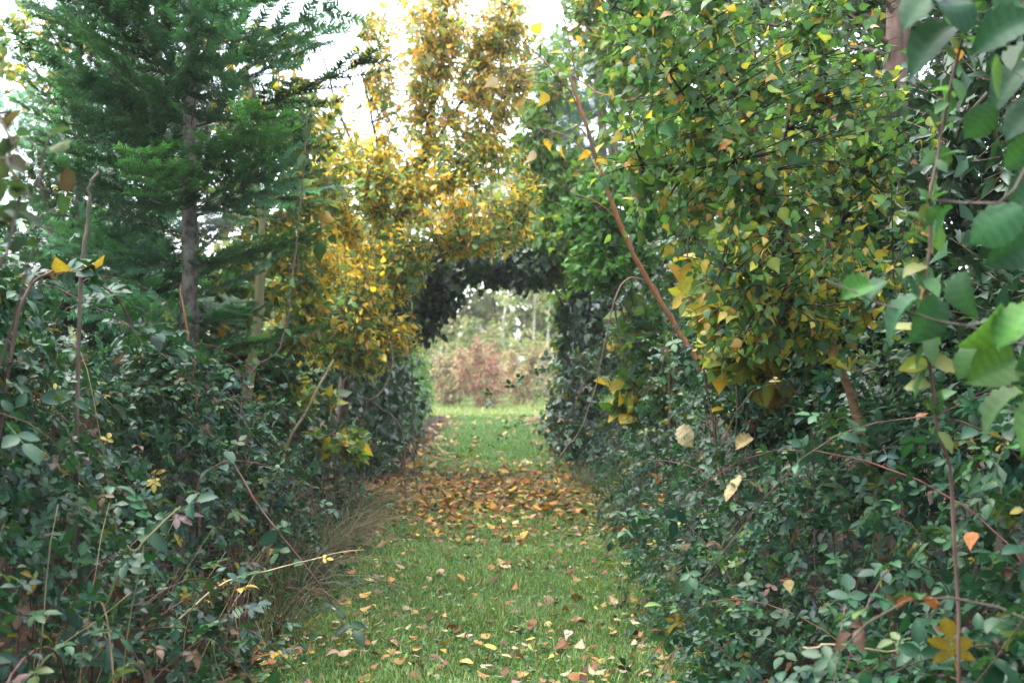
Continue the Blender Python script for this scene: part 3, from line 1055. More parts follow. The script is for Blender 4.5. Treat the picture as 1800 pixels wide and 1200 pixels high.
one_stem('dead_twig', 'pale arched dead twig lying over the brambles at bottom right', 'dead twig',
         [at(1410, 1135, 2.6), at(1450, 1122, 2.6), at(1510, 1125, 2.6), at(1575, 1140, 2.6)], .0022, .001, M_STRAW, None, 14)

# big fallen leaves caught on the brambles
for lab, x, y, d, s, c in (('large cream leaf caught on the brambles below the dead sapling', 1205, 768, 5.3, .13, (.56, .46, .28)),
                           ('smaller buff leaf caught on brambles just right of the large cream leaf', 1306, 780, 4.7, .095, (.46, .36, .17)),
                           ('folded cream leaf caught low on the brambles beside the path', 1280, 852, 4.5, .13, (.54, .42, .21)),
                           ('small pale round leaf stuck on the dark lower brambles', 1386, 1034, 3.3, .05, (.45, .35, .15)),
                           ('small orange leaf stuck near the bottom of the right brambles', 1470, 1058, 3.1, .055, (.45, .18, .04)),
                           ('ragged orange-brown leaf stuck among brambles near the right edge', 1705, 955, 2.7, .055, (.42, .17, .06))):
    for d in np.arange(2.0, 8, .02):                     # where that leaf lies on the bank
        p = at(x, y, d)
        if bank_r(p[0], p[1]) > p[2] + .01:
            break
    p = p - nrm(p - np.array([0, 0, EYE])) * .16 + np.array([0, 0, .01])
    t_ = thing('fallen_leaf', lab, 'leaf', p, 'fallen leaves caught on the right brambles')
    V, F, S = T_BI[rng.integers(3)] if s < .07 else T_HZ[rng.integers(4)]
    D = nrm(np.array([rng.normal() * .8, -.4, -.6]))
    N = nrm(np.array([-.3, -.6, .75]) + rnd(1)[0] * .3)
    N = nrm(N - D * (N @ D))
    X = np.cross(D, N)
    Vw = p + (V[:, :1] * X + (V[:, 1:2] - .5) * D + V[:, 2:] * N) * s
    part('blade', Vw, F, t_, M_DRY, S[:, None] * np.array(c)[None])

# bright green shrub and hazel saplings in the middle distance
BG = [(6, (.07, .19, .04)), (5, (.09, .23, .05)), (2, (.05, .13, .04))]
leafy('green_shrub', 'fresh bright green shrub behind the dead orange sapling', 'shrub', (1.35, 8.8, 0), at(1090, 300, 8.8),
      [(at(1075, 380, 8.8), (.42, .5, .42), 4), (at(1160, 300, 9.0), (.35, .5, .5), 2), (at(1050, 470, 8.6), (.3, .4, .2), 1.5), (at(1190, 450, 9.2), (.4, .5, .5), 2)], 420, 12, .062, BG, T_OV, M_HAZEL, M_BARK, stems=4, r=.022, nlimb=6)
leafy('hazel_sapling', 'young hazel with broad lime leaves at the right side of the tunnel', 'hazel sapling', (1.0, 9.6, 0), at(1090, 560, 9.2),
      [(at(1135, 600, 9.0), (.22, .4, .35), 3), (at(1115, 700, 8.8), (.18, .35, .22), 2), (at(1170, 680, 8.8), (.25, .4, .3), 2)], 150, 7, .12,
      [(6, (.075, .19, .035)), (3, (.13, .23, .04)), (1.3, (.45, .35, .04))], T_RD, M_HAZEL, M_BARK, stems=3, r=.015, nlimb=4, droop=.6)
leafy('hazel_sapling', 'yellowing hazel saplings tucked under the birch crown', 'hazel sapling', (1.5, 5.9, 0), at(1290, 480, 5.4),
      [(at(1265, 560, 5.3), (.16, .3, .22), 3), (at(1330, 610, 5.3), (.22, .3, .2), 3), (at(1290, 480, 5.5), (.25, .3, .2), 1.5)], 60, 5, .115,
      [(4, (.14, .22, .04)), (3, (.35, .32, .05)), (3, (.48, .33, .06)), (2, (.07, .16, .04))], T_RD, M_HAZEL, M_BARK, stems=3, r=.012, nlimb=4, droop=.7)

# hazel tree beside the arch, ivy column, pine and trees behind
LIME = [(6, (.10, .21, .05)), (4, (.15, .26, .06)), (3, (.07, .16, .045)), (.8, (.42, .34, .04))]
leafy('hazel_tree', 'lime green hazel arching over the right side of the tunnel mouth', 'hazel tree', (1.15, 13.3, 0), at(960, 250, 13.2),
      [(at(985, 440, 12.6), (.42, .6, .42), 3), (at(935, 250, 13.4), (.28, .6, .70), 1.3), (at(1010, 330, 13.2), (.5, .7, .5), 2.0), (at(978, 610, 13.6), (.10, .5, .75), .8), (at(980, 110, 13.6), (.45, .7, .5), .5),
       (at(930, 478, 13.0), (.25, .4, .12), .6)], 620, 11, .10, LIME, T_OV, M_HAZEL, M_BARK, r=.05, nlimb=9, droop=.5, colour=None)


def ivy_mass(name, label, cat, base, trunks, blobs, n, size, palette, vines=10, shapes=None, mat=None, leafname='ivy_leaf', singles=300):
    th = thing(name, label, cat, base)
    for L, r_ in trunks:
        V, F = tube(L, r_, r_ * .6, 8, r_ * .06)
        part('trunk', V, F, th, M_BARK)
    P, d = blob_points(n, blobs, .72)
    P += rnd(n) * .05
    k = P[:, 2] > .04
    P, d = P[k], d[k]
    n = len(P)
    D = nrm(-UP * .75 + rnd(n) * .5 + d * .35)
    N = d * .8 + UP * .35 + rnd(n) * .45
    foliage(th, leafname, shapes or T_IVY, mat or M_IVY, P, D, N, size * np.exp(rnd(n, 1)[:, 0] * .25), pal(n, palette, .22), singles)
    for i in range(vines):
        p, _ = blob_points(1, blobs, .95)
        p = p[0]
        q = p - UP * rng.uniform(.3, .9)
        q[2] = max(q[2], .03)
        V, F = tube(limb_line([p, (p + q) / 2 + rnd(1)[0] * .05, q + rnd(1)[0] * .08], 10, .01), .004, .0015, 4)
        part('vine', V, F, th, M_BARK)
    return th


IVD = [(8, (.016, .045, .022)), (4, (.024, .065, .026)), (2, (.035, .085, .03))]
ivy_mass('ivy_column', 'dark glossy ivy column forming the right wall of the tunnel', 'ivy', (.95, 14, 0),
         [(limb_line([(1.0, 14.2, 0), (.95, 14.1, 1.3), (.85, 13.9, 2.6)], 14, .01), .09), (limb_line([(1.3, 12.8, 0), (1.3, 12.7, 1.4), (1.2, 12.6, 2.7)], 14, .01), .07)],
         [(np.array([.95, 13.6, 1.0]), (.40, 1.4, 1.25), 5), (np.array([.98, 12.4, 1.5]), (.42, .8, .95), 2.5), (np.array([.85, 14.8, .45]), (.42, 1.6, .5), 2), (np.array([1.5, 12.2, 1.2]), (.5, .8, 1.3), 2),
          (np.array([.86, 16.2, .9]), (.3, 1.4, .9), 1.5)], 7500, .075, IVD)
leafy('pine_tree', 'tall blue-green tree hazy behind the dead sapling twigs', 'pine tree', (1.9, 17.5, 0), (1.2, 17.5, 6.5),
      [((.7, 17.2, 3.9), (.9, .9, .8), 3), ((1.6, 17.2, 4.6), (1.1, 1, 1.0), 3), ((1.0, 17.5, 5.6), (1.0, 1, .7), 2), ((2.4, 17, 3.6), (1.0, 1, 1.2), 3)], 1100, 70, .15,
      [(5, (.08, .16, .115)), (4, (.10, .19, .13))], NEEDLE, M_NEEDLE, M_PINE, r=.11, nlimb=14, singles=0, leafname='needle', t0=.45, along=.9, spread=.5, droop=-.3)
leafy('broadleaf_tree', 'tall mid green tree with yellow flecks above the bright shrub', 'tree', (2.6, 12.0, 0), (1.7, 11.5, 5.4),
      [(at(1150, 60, 10.5), (.8, .9, .75), 3), (at(1260, 120, 10), (.8, .9, .9), 3), (at(1090, 10, 11), (.6, .8, .5), 2.2), (at(1250, 300, 9.5), (.6, .7, .6), 2), (at(1060, 160, 11.5), (.5, .7, .8), .6)], 720, 12, .085,
      [(6, (.10, .20, .07)), (4, (.13, .24, .08)), (2, (.24, .28, .07)), (.9, (.48, .34, .07))], T_OV, M_HAZEL, M_BARK, r=.08, nlimb=10)
# dark evergreen mass and pine trunk at the right edge
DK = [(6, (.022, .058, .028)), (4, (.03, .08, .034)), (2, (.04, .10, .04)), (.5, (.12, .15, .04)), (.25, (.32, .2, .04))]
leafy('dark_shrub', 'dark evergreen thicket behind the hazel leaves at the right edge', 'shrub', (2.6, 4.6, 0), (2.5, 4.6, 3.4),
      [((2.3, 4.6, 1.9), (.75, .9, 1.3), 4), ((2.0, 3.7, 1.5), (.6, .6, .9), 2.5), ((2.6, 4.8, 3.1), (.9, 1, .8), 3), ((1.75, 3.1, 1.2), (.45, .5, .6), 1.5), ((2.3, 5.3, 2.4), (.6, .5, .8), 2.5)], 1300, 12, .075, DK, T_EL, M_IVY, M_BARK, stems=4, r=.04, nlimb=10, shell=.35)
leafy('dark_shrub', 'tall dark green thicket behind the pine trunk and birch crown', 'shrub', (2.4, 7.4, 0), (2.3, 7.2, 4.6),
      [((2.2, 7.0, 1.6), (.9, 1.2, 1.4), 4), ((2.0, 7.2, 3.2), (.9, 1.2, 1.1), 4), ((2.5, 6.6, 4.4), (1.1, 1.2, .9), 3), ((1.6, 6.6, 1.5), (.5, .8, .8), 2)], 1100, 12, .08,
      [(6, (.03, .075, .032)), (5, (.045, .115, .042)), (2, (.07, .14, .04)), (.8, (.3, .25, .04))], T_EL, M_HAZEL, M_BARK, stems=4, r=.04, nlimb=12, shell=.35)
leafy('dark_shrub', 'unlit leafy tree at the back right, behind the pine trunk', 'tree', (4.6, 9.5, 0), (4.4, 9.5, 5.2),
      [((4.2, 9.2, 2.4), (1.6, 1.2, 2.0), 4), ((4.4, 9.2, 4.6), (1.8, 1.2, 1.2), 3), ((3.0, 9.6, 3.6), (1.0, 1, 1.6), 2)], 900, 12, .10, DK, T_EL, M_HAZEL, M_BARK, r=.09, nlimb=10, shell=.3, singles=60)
leafy('honeysuckle_bush', 'leafy green bush wrapped round the pine trunk below the birch crown', 'bush', (1.9, 5.5, 0), (1.9, 5.5, 2.0),
      [((1.72, 5.5, 1.25), (.5, .5, .55), 3), ((1.95, 5.4, 1.9), (.45, .4, .6), 2.5), ((1.35, 5.8, 1.2), (.35, .4, .4), 1.6)], 420, 12, .06, BR_R, T_OV, M_HAZEL, M_BARK, stems=4, r=.02, nlimb=6)
pb = np.array([2.02, 6.1, 0.0])
th = thing('pine_tree', 'pinkish scaly pine trunk standing in the dark thicket at upper right', 'pine tree', pb)
tr = limb_line([pb, at(1572, 400, 6.1), at(1580, 0, 6.1), at(1590, -500, 6.1)], 26, .006)
lim = [limb_line([at(1560, 75, 6.1), at(1500, 30, 5.9), at(1430, -15, 5.7), at(1380, -60, 5.6)], 10, .006), limb_line([at(1565, 95, 6.1), at(1480, 75, 5.8), at(1400, 45, 5.6), at(1320, 40, 5.5)], 12, .008),
       limb_line([at(1578, 30, 6.1), at(1550, -20, 6.0), at(1530, -80, 5.9)], 8, .004), limb_line([at(1575, 250, 6.1), at(1500, 265, 5.8), at(1440, 250, 5.6)], 10, .006), limb_line([at(1575, 200, 6.1), at(1660, 190, 5.8), at(1720, 210, 5.6)], 10, .006)]
lines = woody(th, tr, .075, .055, lim, .017, M_PINE, 10, .004)
tips, _ = blob_points(150, [(at(1500, 240, 5.7), (.45, .5, .3), 2), (at(1680, 190, 5.7), (.45, .5, .3), 2), (at(1450, -60, 5.8), (.6, .6, .3), 1)], .3)
tw = twig_set(lines[1:], tips, .05)
twig_part(th, tw, .004, .0015, M_BARK)
P, D, N = twig_leaves(tw, 130, .35, .9, .55, -.1)
foliage(th, 'needle', NEEDLE, M_NEEDLE, P, D, N, np.full(len(P), .055), pal(len(P), [(1, (.03, .075, .045)), (1, (.022, .06, .036))]), 0, None, 'needles')

# ================================================================ left of the path
GL = 'brambles along the left edge of the path'
bramble('nearest left bramble, dull blue-green with a few purple leaves, in the bottom left corner', bank_l, -1, 2.3, 3.5, (.85, 2.3), 5600, .072, BR_L, 22, GL, airy=.25, depth=.3, low=.55)
bramble('shadowy bramble below the conifer with arching bare canes', bank_l, -1, 3.5, 5.1, (.9, 2.6), 8000, .066, BR_L, 34, GL, airy=.25, depth=.35, low=.55)
bramble('bramble at the conifer foot with pale green shoots on top', bank_l, -1, 5.1, 6.8, (.9, 2.5), 4600, .066, BR_L, 28, GL, airy=.4, depth=.35, low=.5)
bramble('low bluish bramble mixed with dry grass below the yellow tree', bank_l, -1, 6.8, 9.2, (.85, 2.3), 4300, .066, BR_L, 20, GL, airy=.5, tri=T_BRF)

fir_variants()
GC = 'dark conifers on the left'
conifer('large dark green conifer with flaky trunk rising behind the left brambles', (-1.86, 6.5, 0), 6.4, 1.35, 1.04, GC, .22, 7, .062, (.046, .125, .056),
        lambda z: float(np.interp(z, [1.3, 2.0, 2.5, 3.2, 4.2, 6.4], [.62, .72, .95, 1.12, 1.0, .2])), (.02, .1))
conifer('lighter young conifer at the left edge with upswept shoots', (-2.75, 7.2, 0), 3.75, .9, 1.0, GC, .21, 8, .045, (.056, .140, .074))
conifer('shadowed conifer half hidden behind the large dark one', (-2.9, 9.2, 0), 5.6, .9, 1.25, GC, .24, 7, .06, (.038, .10, .042))

one_stem('bare_stem', 'upright bare grey twig before the conifer at far left', 'bare twig', [np.array([-1.42, 3.7, 0.0]), at(140, 560, 3.7), at(155, 400, 3.7), at(154, 330, 3.7), at(170, 300, 3.7)], .0075, .004, M_BARK, None, 20)
one_stem('climbing_stem', 'thin dark climbing stem rising right of the conifer', 'climber', [np.array([-1.5, 6.0, 0.0]), at(430, 690, 6.0), at(495, 610, 6.0), at(520, 470, 6.0), at(540, 300, 6.0), at(548, 190, 6.0)], .006, .003, M_CANE, None, 26,
         (T_OV, M_HAZEL, 44, .07, [(5, (.045, .12, .05)), (2, (.09, .17, .05))], 'leaf', .25))
one_stem('dead_stalk', 'thick straw-coloured dead stalk leaning right beside the path', 'dead stalk', [np.array([-1.42, 6.6, 0.1]), at(500, 800, 6.5), at(540, 720, 6.4), at(587, 632, 6.3)], .011, .007, M_STRAW, None, 14)
one_stem('red_stem', 'thin reddish stem in front of the conifer trunk', 'stem', [np.array([-1.6, 5.9, 0.0]), at(345, 690, 5.9), at(330, 580, 5.9), at(317, 500, 5.9)], .008, .004, M_ORANGE, None, 16)
GS = 'dry stalks in the left thicket'
for i in range(60):
    x = rng.uniform(0, 520)
    d = rng.uniform(2.7, 5.5)
    y = rng.uniform(880, 1060)
    p1 = at(x, y, d)
    p0 = np.array([p1[0] - rng.uniform(-.1, .35), p1[1] + rng.uniform(-.2, .2), 0.0])
    if p1[0] > -1.02 or bank_l(p1[0], p1[1]) > p1[2] + .30: continue
    one_stem('dry_stalk', 'thin straw-coloured dry stalk standing in the dark left thicket', 'dry stalk', [p0, (p0 + p1) / 2 + rnd(1)[0] * .035, p1 + np.array([rng.uniform(-.05, .22), 0, 0])], .0019, .0011, M_STRAW, GS, 10)
one_stem('bramble_runner', 'long green bramble runner slanting across the dark left thicket', 'bramble cane', [at(120, 1110, 3.2) * [1, 1, 0] + [0, 0, .3], at(210, 1010, 3.2), at(260, 950, 3.2), at(318, 890, 3.3)], .0042, .003, M_GREENBARK, None, 16,
         (T_BR, M_BRAMBLE, 16, .11, BR_L, 'leaf', .05))
one_stem('bramble_runner', 'straw-coloured runner reaching from the left thicket to the grass edge', 'bramble cane', [at(290, 1100, 3.9) * [1, 1, 0] + [0, 0, .35], at(380, 1030, 4.0), at(480, 1000, 4.2), at(640, 965, 4.6)], .004, .002, M_STRAW, None, 18,
         (T_OV, M_BRAMBLE, 9, .055, [(5, (.04, .10, .05)), (3, (.42, .28, .03))], 'leaf', .2))
one_stem('fallen_cane', 'long bare cane sloping down onto the grass at left', 'bramble cane', [at(395, 790, 4.6), at(450, 880, 4.6), at(530, 985, 4.6), at(605, 1085, 4.7)], .006, .003, M_CANE, None, 18, (T_BR, M_BRAMBLE, 18, .11, BR_L, 'leaf', .0))
one_stem('arching_cane', 'bare bramble cane arched high over the left brambles below the conifer', 'bramble cane', [np.array([-1.62, 3.4, 0.4]), at(20, 640, 3.3), at(60, 500, 3.3), at(135, 472, 3.3), at(215, 530, 3.3), at(245, 600, 3.35)], .006, .003, M_CANE, None, 26, (T_BR, M_BRAMBLE, 16, .12, BR_L, 'leaf', .2))

# close blurred shrub at the left edge
leafy('willow_bush', 'out of focus bush with round dull leaves at the left edge', 'bush', (-1.25, 2.0, 0), at(-20, 200, 2.0),
      [(at(20, 310, 2.0), (.10, .15, .13), 2), (at(-40, 250, 2.0), (.12, .2, .2), 2), (at(60, 380, 2.0), (.07, .1, .05), .7), (at(-60, 450, 2.1), (.1, .2, .15), 1.5)], 20, 3, .046,
      [(4, (.04, .08, .04)), (3, (.05, .085, .045)), (2, (.08, .07, .045)), (1, (.13, .17, .05))], T_RD, M_HAZEL, M_BARK, stems=2, r=.010, nlimb=4, tw_r=(.003, .0012), spread=1.0)

# shrubs behind the conifer
YGL = [(4, (.10, .17, .05)), (4, (.20, .24, .06)), (3, (.38, .32, .07)), (2, (.46, .30, .06)), (2, (.06, .12, .045))]
leafy('maple_tree', 'slender yellow-green tree with mossy trunk just right of the conifer', 'tree', (-2.02, 7.8, 0), at(440, 150, 8.4),
      [(at(500, 330, 8.8), (.45, .6, .7), 3), (at(480, 540, 8.8), (.5, .6, .45), 3), (at(440, 150, 9), (.6, .6, .6), 1.5), (at(560, 250, 9), (.3, .5, .5), 1.5)], 420, 10, .072, YGL, T_OV, M_THIN, M_GREENBARK, r=.05, nlimb=9)
leafy('yellow_tree', 'sparse pale yellow tree seen against the sky behind the conifer', 'tree', (-4.3, 13.0, 0), (-4.0, 13, 5.6),
      [((-4.6, 13, 3.6), (1.6, 1, 1.6), 3), ((-2.7, 13, 3.2), (1.2, 1, 1.2), 3), ((-5.2, 12.5, 4.6), (.7, 1, .6), 1), ((-3.2, 13.5, 2.0), (1.6, 1, .9), 2.5)], 520, 9, .10, YGL, T_OV, M_THIN, M_BARK, r=.08, nlimb=12)
leafy('dark_shrub', 'dense dark bush closing the hedge behind the left brambles', 'shrub', (-2.6, 8.6, 0), (-2.6, 8.6, 2.1),
      [((-2.5, 8.0, .9), (1.1, .9, .9), 4), ((-3.6, 7.4, 1.0), (1.2, 1, 1.1), 3), ((-1.9, 9.2, .7), (.6, .8, .7), 2), ((-3.2, 5.2, .8), (.7, 1.5, 1.0), 3)], 800, 12, .085, DK, T_EL, M_HAZEL, M_BARK, stems=4, r=.03, nlimb=8, shell=.3)
leafy('hornbeam_sapling', 'small sapling with pale yellow-green leaves above the dry grass', 'sapling', (-1.35, 8.3, 0), at(600, 760, 8.2),
      [(at(600, 775, 8.2), (.25, .2, .09), 3), (at(640, 790, 8.1), (.12, .2, .06), 1), (at(555, 700, 8.3), (.2, .2, .15), 1)], 40, 6, .085, [(3, (.12, .22, .05)), (2, (.25, .28, .05)), (2, (.07, .15, .06)), (1, (.45, .34, .04))], T_BI, M_THIN, M_BARK, stems=2, r=.008, nlimb=3)

# the yellow tree that arches over the path
def gold(P):
    n = len(P)
    z = P[:, 2]
    y = pal(n, [(5, (.64, .41, .05)), (4, (.68, .48, .08)), (1.4, (.58, .30, .05)), (1.5, (.46, .40, .07))], .2)
    o = pal(n, [(3, (.62, .42, .16)), (2, (.60, .34, .13)), (2, (.42, .38, .12)), (3, (.20, .26, .09))], .2)
    g = pal(n, [(5, (.10, .19, .065)), (4, (.15, .25, .08)), (3, (.26, .33, .09)), (1.5, (.05, .115, .045))], .2)
    k = rng.random(n)
    pat = .10 * np.sin(P[:, 0] * 5 + z * 4) + .08 * np.sin(z * 7 - P[:, 0] * 3)
    fy = np.interp(z, [.8, 1.5, 2.1, 2.7, 3.4, 5], [.30, .32, .38, .46, .44, .36]) + pat
    c = np.where((k < fy)[:, None], y, g) * 1.25
    hi = rng.random(n) < smooth((z - 3.1) / .9) * .7
    c[hi] = o[hi]
    return c


yb = np.array([-1.75, 11.4, 0.0])
th = thing('golden_tree', 'golden yellow autumn tree arching over the left side of the path', 'tree', yb)
tr = limb_line([yb, (-1.6, 11.3, 1.3), (-1.2, 11.2, 2.4), (-.8, 11.1, 3.6), (-.6, 11, 5.0)], 26, .015)
lim = [limb_line([tr[8], (-1.0, 11, 2.0), (-.4, 10.9, 2.4), (.1, 10.9, 2.5)], 12, .015), limb_line([tr[5], (-1.8, 11.0, 1.5), (-2.0, 10.6, 2.2)], 12, .015),
       limb_line([tr[10], (-1.8, 11.1, 2.8), (-2.1, 11.1, 3.8)], 12, .015), limb_line([tr[14], (-.4, 10.9, 3.2), (.0, 10.8, 3.9)], 12, .015),
       limb_line([tr[12], (-1.3, 11, 3.3), (-1.5, 11, 4.4)], 12, .015), limb_line([tr[4], (-1.5, 10.6, 1.4), (-1.4, 10.1, 1.6)], 10, .015),
       limb_line([tr[9], (-.7, 10.7, 2.2), (-.4, 10.3, 2.3)], 10, .015), limb_line([tr[16], (-.2, 11, 4.2), (.2, 11, 4.9)], 10, .015), limb_line([tr[13], (-1.6, 11, 3.4), (-2.0, 11, 4.6)], 10, .015)]
lines = woody(th, tr, .065, .02, lim, .022, M_BARK, 8, .002)
bl = [(at(800, 320, 10.9), (.85, .7, .50), 5), (at(640, 330, 10.9), (.55, .6, .50), 3), (at(800, 160, 11), (.75, .6, .6), 4.2), (at(650, 480, 10.8), (.55, .6, .40), 3.2), (at(560, 570, 10.4), (.45, .5, .42), 2.6), (at(520, 440, 10.4), (.30, .5, .40), 1.3),
      (at(640, 610, 10.6), (.40, .5, .30), 2.2), (at(850, 415, 10.8), (.45, .5, .20), 1.8), (at(690, 440, 10.6), (.30, .4, .25), 1.0), (at(880, 110, 11.2), (.45, .5, .6), 1.3), (at(660, 190, 11.2), (.42, .5, .6), .55), (at(715, 600, 10.6), (.16, .3, .22), .8), (at(790, 40, 11), (.85, .6, .45), 3.2), (at(705, 150, 11.2), (.28, .5, .5), .9), (at(590, 340, 10.8), (.45, .5, .45), 1.8)]
tips, _ = blob_points(3000, bl, .12)
tw = twig_set(lines, tips, .10, .1)
twig_part(th, tw, .0045, .0014, M_BARK)
P, D, N = twig_leaves(tw, 15, .2, .5, .75, .35, .6, .8, .03)
foliage(th, 'leaf', T_NAR, M_THIN, P, D, N, .064 * np.exp(rnd(len(P), 1)[:, 0] * .24), gold(P), 300)

# ivy that forms the left wall and the roof of the tunnel
ivy_mass('ivy_arch', 'dark ivy forming the left wall and low roof of the tunnel', 'ivy', (-1.7, 13.5, 0),
         [(limb_line([(-1.75, 13.4, 0), (-1.6, 13.3, 1.2), (-1.2, 13.2, 2.2), (-.4, 13.1, 2.45), (.3, 13.0, 2.4)], 20, .02), .06), (limb_line([(-1.6, 15, 0), (-1.6, 15, 1.2), (-1.5, 14.9, 2.4)], 14, .01), .07)],
         [(np.array([-1.75, 13.4, 1.1]), (.48, 1.3, 1.35), 5), (np.array([-1.25, 12.6, 2.12]), (.55, .8, .46), 3), (np.array([-1.02, 12.5, 1.78]), (.26, .4, .30), 1.4), (np.array([-.80, 12.4, 1.98]), (.26, .35, .20), .9), (np.array([-.55, 12.4, 2.36]), (.62, .6, .27), 2.6), (np.array([.05, 12.4, 2.28]), (.40, .5, .22), 1.5),
          (np.array([-1.65, 15.4, .6]), (.50, 1.8, .65), 2.2), (np.array([-1.75, 15.2, 1.5]), (.5, 1.3, 1.1), 2.2), (np.array([-1.9, 12.0, .9]), (.6, .6, .9), 2), (np.array([-1.55, 12.2, .25]), (.4, .8, .25), .8)], 9500, .075, IVD, 18)
ivy_mass('hedge', 'fresh green hedge just beyond the left ivy wall', 'hedge', (-2.0, 18.5, 0), [(limb_line([(-2, 18.5, 0), (-2, 18.5, 1), (-2, 18.5, 2)], 8, .01), .05)],
         [(np.array([-2.0, 18.8, .8]), (.62, 2.2, 1.0), 4), (np.array([-2.2, 22, .6]), (.7, 1.8, .8), 2), (np.array([-2.6, 17, 1.8]), (.8, 2.0, 1.2), 3)], 4200, .09, [(5, (.06, .14, .04)), (4, (.09, .19, .05))], 2, T_OV, M_HAZEL, 'leaf', 100)
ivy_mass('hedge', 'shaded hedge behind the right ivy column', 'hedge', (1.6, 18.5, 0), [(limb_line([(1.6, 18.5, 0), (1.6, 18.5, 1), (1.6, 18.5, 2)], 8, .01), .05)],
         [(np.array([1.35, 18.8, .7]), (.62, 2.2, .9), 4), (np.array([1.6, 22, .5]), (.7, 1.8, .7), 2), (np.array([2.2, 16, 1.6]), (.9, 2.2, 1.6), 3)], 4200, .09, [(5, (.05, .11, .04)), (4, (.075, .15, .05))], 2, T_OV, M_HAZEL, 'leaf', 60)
# bare stems in the shade under the arch
for lab, pts in (('pale bent dead stem in the dark gap under the golden tree', [at(612, 760, 9.6) * [1, 1, 0], at(640, 725, 9.6), at(668, 690, 9.6), at(690, 640, 9.7), at(682, 590, 9.8)]),
                 ('straight thin twig leaning across the dark gap under the golden tree', [at(715, 765, 10) * [1, 1, 0] , at(705, 755, 10), at(660, 710, 10), at(618, 680, 10)]),
                 ('thin hanging vine with small leaves at the left tunnel mouth', [at(735, 830, 10.5) * [1, 1, 0], at(726, 780, 10.5), at(726, 660, 10.4), at(716, 590, 10.3)])):
    one_stem('bare_stem', lab, 'stem', pts, .010, .005, M_BARK, None, 18)

# dry grass tussocks beside the path
def tussock(c, r_, n, h):
    a = rng.uniform(0, 6.28, n)
    q = rng.random(n) ** .5 * r_
    P = np.stack([c[0] + np.cos(a) * q, c[1] + np.sin(a) * q * 1.6, np.zeros(n)], 1)
    o = np.stack([np.cos(a), np.sin(a), np.zeros(n)], 1) * rng.uniform(.2, 1.0, n)[:, None] + rnd(n) * [.3, .3, 0] + np.array([.25, -.1, 0])
    hh = h * rng.uniform(.5, 1.2, n)[:, None]
    P1 = P + UP * hh * .9 + o * hh * .25
    P2 = P + UP * hh * rng.uniform(.15, .9, n)[:, None] + o * hh * .9
    return P, P1, P2


TS = [tussock(c, r_, n, h) for c, r_, n, h in (((-1.25, 8.6), .25, 260, .42), ((-1.2, 7.6), .22, 240, .40), ((-1.3, 9.5), .22, 160, .36), ((-1.25, 6.3), .22, 240, .45), ((.85, 8.8), .15, 90, .4), ((-1.2, 5.2), .25, 160, .45), ((.8, 11), .2, 140, .4))]
TS = [np.concatenate(a) for a in zip(*TS)]
t = np.linspace(0, 1, 6)[None].repeat(len(TS[0]), 0)
V, F = tube_batch(bez(TS[0][:, None], TS[1][:, None], TS[2][:, None], t), np.tile(np.linspace(.0022, .0008, 6), (len(t), 1)), 3)
tag(part('dry_grass', V, F, None, M_GRASS, np.repeat(pal(len(t), [(4, (.32, .28, .19)), (3, (.24, .20, .13)), (4, (.12, .18, .06))], .2), 18, 0)), kind='stuff')

# ================================================================ beyond the tunnel
FG = 'scrub at the far side of the meadow'
RED = [(4, (.30, .10, .10)), (2, (.24, .08, .08)), (3, (.36, .22, .17)), (3, (.30, .25, .17)), (1, (.2, .24, .1))]
TAN = [(4, (.32, .25, .17)), (3, (.38, .31, .20)), (1.5, (.22, .17, .12)), (2.5, (.20, .25, .11))]
GRN = [(4, (.18, .26, .10)), (3, (.24, .31, .12)), (2, (.28, .28, .11)), (1, (.10, .17, .07))]


def scrub(label, x, y, w, h, palette, n, name='shrub', size=.11, group=FG, twbark=M_STRAW):
    leafy(name, label, 'shrub', (x, y, 0), (x, y, h * .9), [((x, y, h * .45), (w, .7 * w, h * .42), 3), ((x + w * .3, y - .2, h * .3), (w * .8, .6 * w, h * .3), 2)] +
          [((x + w * rng.uniform(-.8, .8), y + rng.uniform(-.3, .3), h * rng.uniform(.6, .85)), (w * .22, w * .22, h * .3), .6) for _ in range(5)], n * 2, 5, size * .72, palette, T_EL, M_FAR, twbark, group,
          r=.03, nlimb=5, singles=0, stems=5, tw_r=(.007, .003), sides=5, lift=.2, jit=.3, shell=.25)


scrub('crimson dogwood shrub standing beyond the tunnel', -.75, 29.0, .75, 1.75, RED, 300, 'dogwood_shrub')
scrub('sparse buff shrub just right of the crimson dogwood', .1, 30.2, .55, 1.5, [(2, (.34, .22, .17)), (4, (.36, .30, .19)), (2, (.26, .27, .13))], 200)
scrub('brown leafless scrub left of the crimson dogwood', -1.75, 29.6, .7, 1.35, TAN, 320)
scrub('tan scrub at the right side of the tunnel view', 1.1, 30.0, .8, 1.6, TAN, 340)
scrub('greenish scrub behind the tan scrub at the right', .6, 32.0, .9, 2.0, GRN, 320)
scrub('pale green bush behind the brown scrub at left', -2.4, 32.5, 1.2, 2.4, GRN, 420)
scrub('tangled green bush in the centre behind the dogwood', -.9, 34.0, 1.3, 2.4, GRN, 420)
PALE = [(4, (.16, .24, .08)), (3, (.22, .29, .10)), (2.5, (.33, .31, .12)), (1.5, (.38, .29, .13)), (1, (.10, .18, .08))]
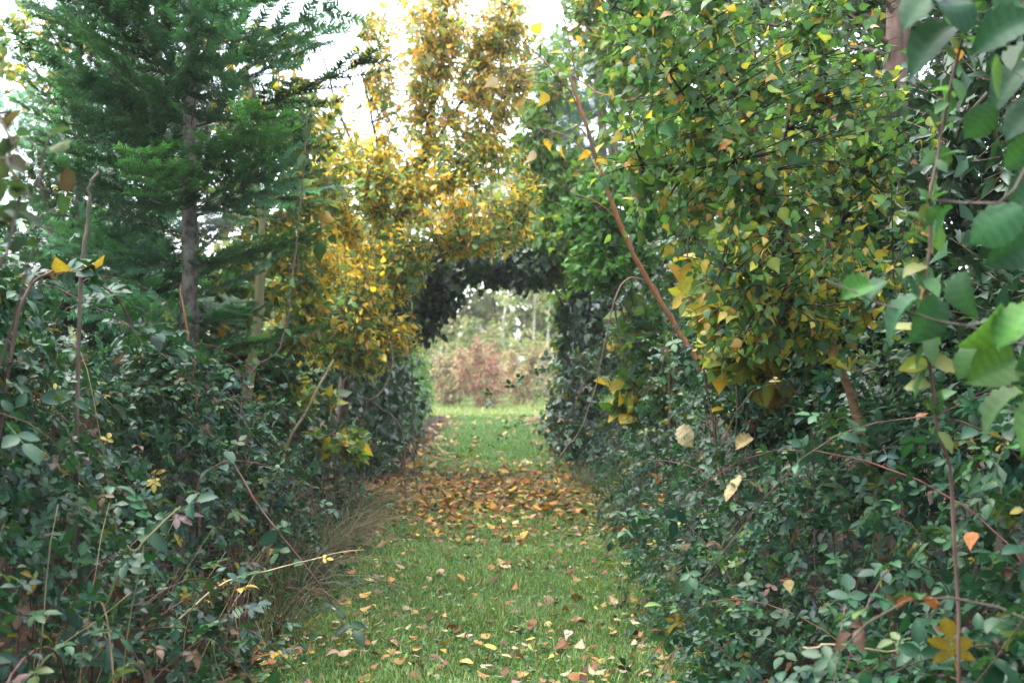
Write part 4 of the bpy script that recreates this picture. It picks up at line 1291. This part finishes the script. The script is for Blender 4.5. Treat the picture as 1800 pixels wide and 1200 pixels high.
for lab, x, y, tx, h in (('slanting white birch left of centre beyond the tunnel', -.75, 38, .9, 8.5), ('upright white birch just behind the slanting one', -.4, 40, .2, 9),
                         ('white birch nearest the right wall of the tunnel view', .62, 38.5, .9, 8.5), ('short pale birch at the left of the tunnel view', -2.75, 37, -2.3, 7.5),
                         ('thin white birch between the two right-hand birches', 1.2, 41, 1.5, 9)):
    leafy('birch_tree', lab, 'birch tree', (x, y, 0), (tx, y, h), [((tx, y, h * .75), (1.3, 1.2, h * .28), 3), (((x + tx) / 2, y, h * .45), (.9, .9, h * .15), 1)], 160, 9, .13, PALE, T_FAR, M_FAR, M_WHITE, 'white birches beyond the meadow',
          r=.045, nlimb=5, singles=0, sides=7)
for lab, x, y, h, w in (('pale green tree at the back of the wood, left', -4.2, 43, 8.5, 2.6), ('pale green tree at the back of the wood, centre', -.8, 45, 9, 2.8), ('pale green tree at the back of the wood, right', 2.6, 44, 8.5, 2.6),
                        ('wide pale tree closing the wood far left', -8.5, 42, 8, 3.0), ('wide pale tree closing the wood far right', 7, 42, 8, 3.0)):
    leafy('broadleaf_tree', lab, 'tree', (x, y, 0), (x, y, h), [((x, y, h * .55), (w, 1.5, h * .42), 3), ((x, y - .6, h * .2), (w, 1.2, h * .2), 1.6)], 750, 11, .23, PALE, T_FAR, M_FAR, M_BARK, 'trees closing the wood beyond the meadow',
          r=.14, nlimb=9, singles=0, sides=7)

# the wood goes on beside and behind the camera
wb = [((-6, 52, 5), (6, 2, 5.5), 4), ((5, 52, 5), (6, 2, 5.5), 4), ((-3.2, -1, 1.6), (1.5, 3.2, 2.0), 3), ((3.2, -1, 1.6), (1.5, 3.2, 2.0), 3), ((-4.5, -5, 2.6), (2, 4, 3.0), 3), ((4.5, -5, 2.6), (2, 4, 3.0), 3), ((0, -13, 3), (5, 2, 3.2), 3), ((-6.5, 4, 2.8), (2, 5, 3.0), 3), ((6.8, 3, 2.8), (2, 5, 3.0), 3)]
P, d_ = blob_points(14000, wb, .5)
P = P[(P[:, 2] > .1)]
V, F, S = T_FAR[0]
D = nrm(rnd(len(P)) - UP * .3)
N = nrm(np.cross(D, rnd(len(P))))
X = np.cross(D, N)
Vw = P[:, None] + .30 * (V[None, :, :1] * X[:, None] + V[None, :, 1:2] * D[:, None] + V[None, :, 2:] * N[:, None])
tag(part('woods', Vw.reshape(-1, 3), (F[None] + (np.arange(len(P)) * len(V))[:, None, None]).reshape(-1, 3), None, M_FAR, np.repeat(pal(len(P), [(3, (.04, .09, .035)), (2, (.06, .12, .04))]), len(V), 0)), kind='stuff')

# the damp autumn air
hv = np.array([(x, y, z) for z in (-1.2, 13.5) for x, y in ((-430, -430), (430, -430), (430, 430), (-430, 430))], float)
hf = np.array([(0, 2, 1), (0, 3, 2), (4, 5, 6), (4, 6, 7), (0, 1, 5), (0, 5, 4), (1, 2, 6), (1, 6, 5), (2, 3, 7), (2, 7, 6), (3, 0, 4), (3, 4, 7)])
mh = bpy.data.materials.new('haze')
mh.use_nodes = True
mh.node_tree.nodes.clear()
pv = mh.node_tree.nodes.new('ShaderNodeVolumePrincipled')
pv.inputs['Color'].default_value = (.95, .97, 1, 1)
pv.inputs['Density'].default_value = 0.0010
mo = mh.node_tree.nodes.new('ShaderNodeOutputMaterial')
mh.node_tree.links.new(pv.outputs[0], mo.inputs['Volume'])
tag(part('haze', hv, hf, None, mh, flat=True), kind='stuff')

resolve()
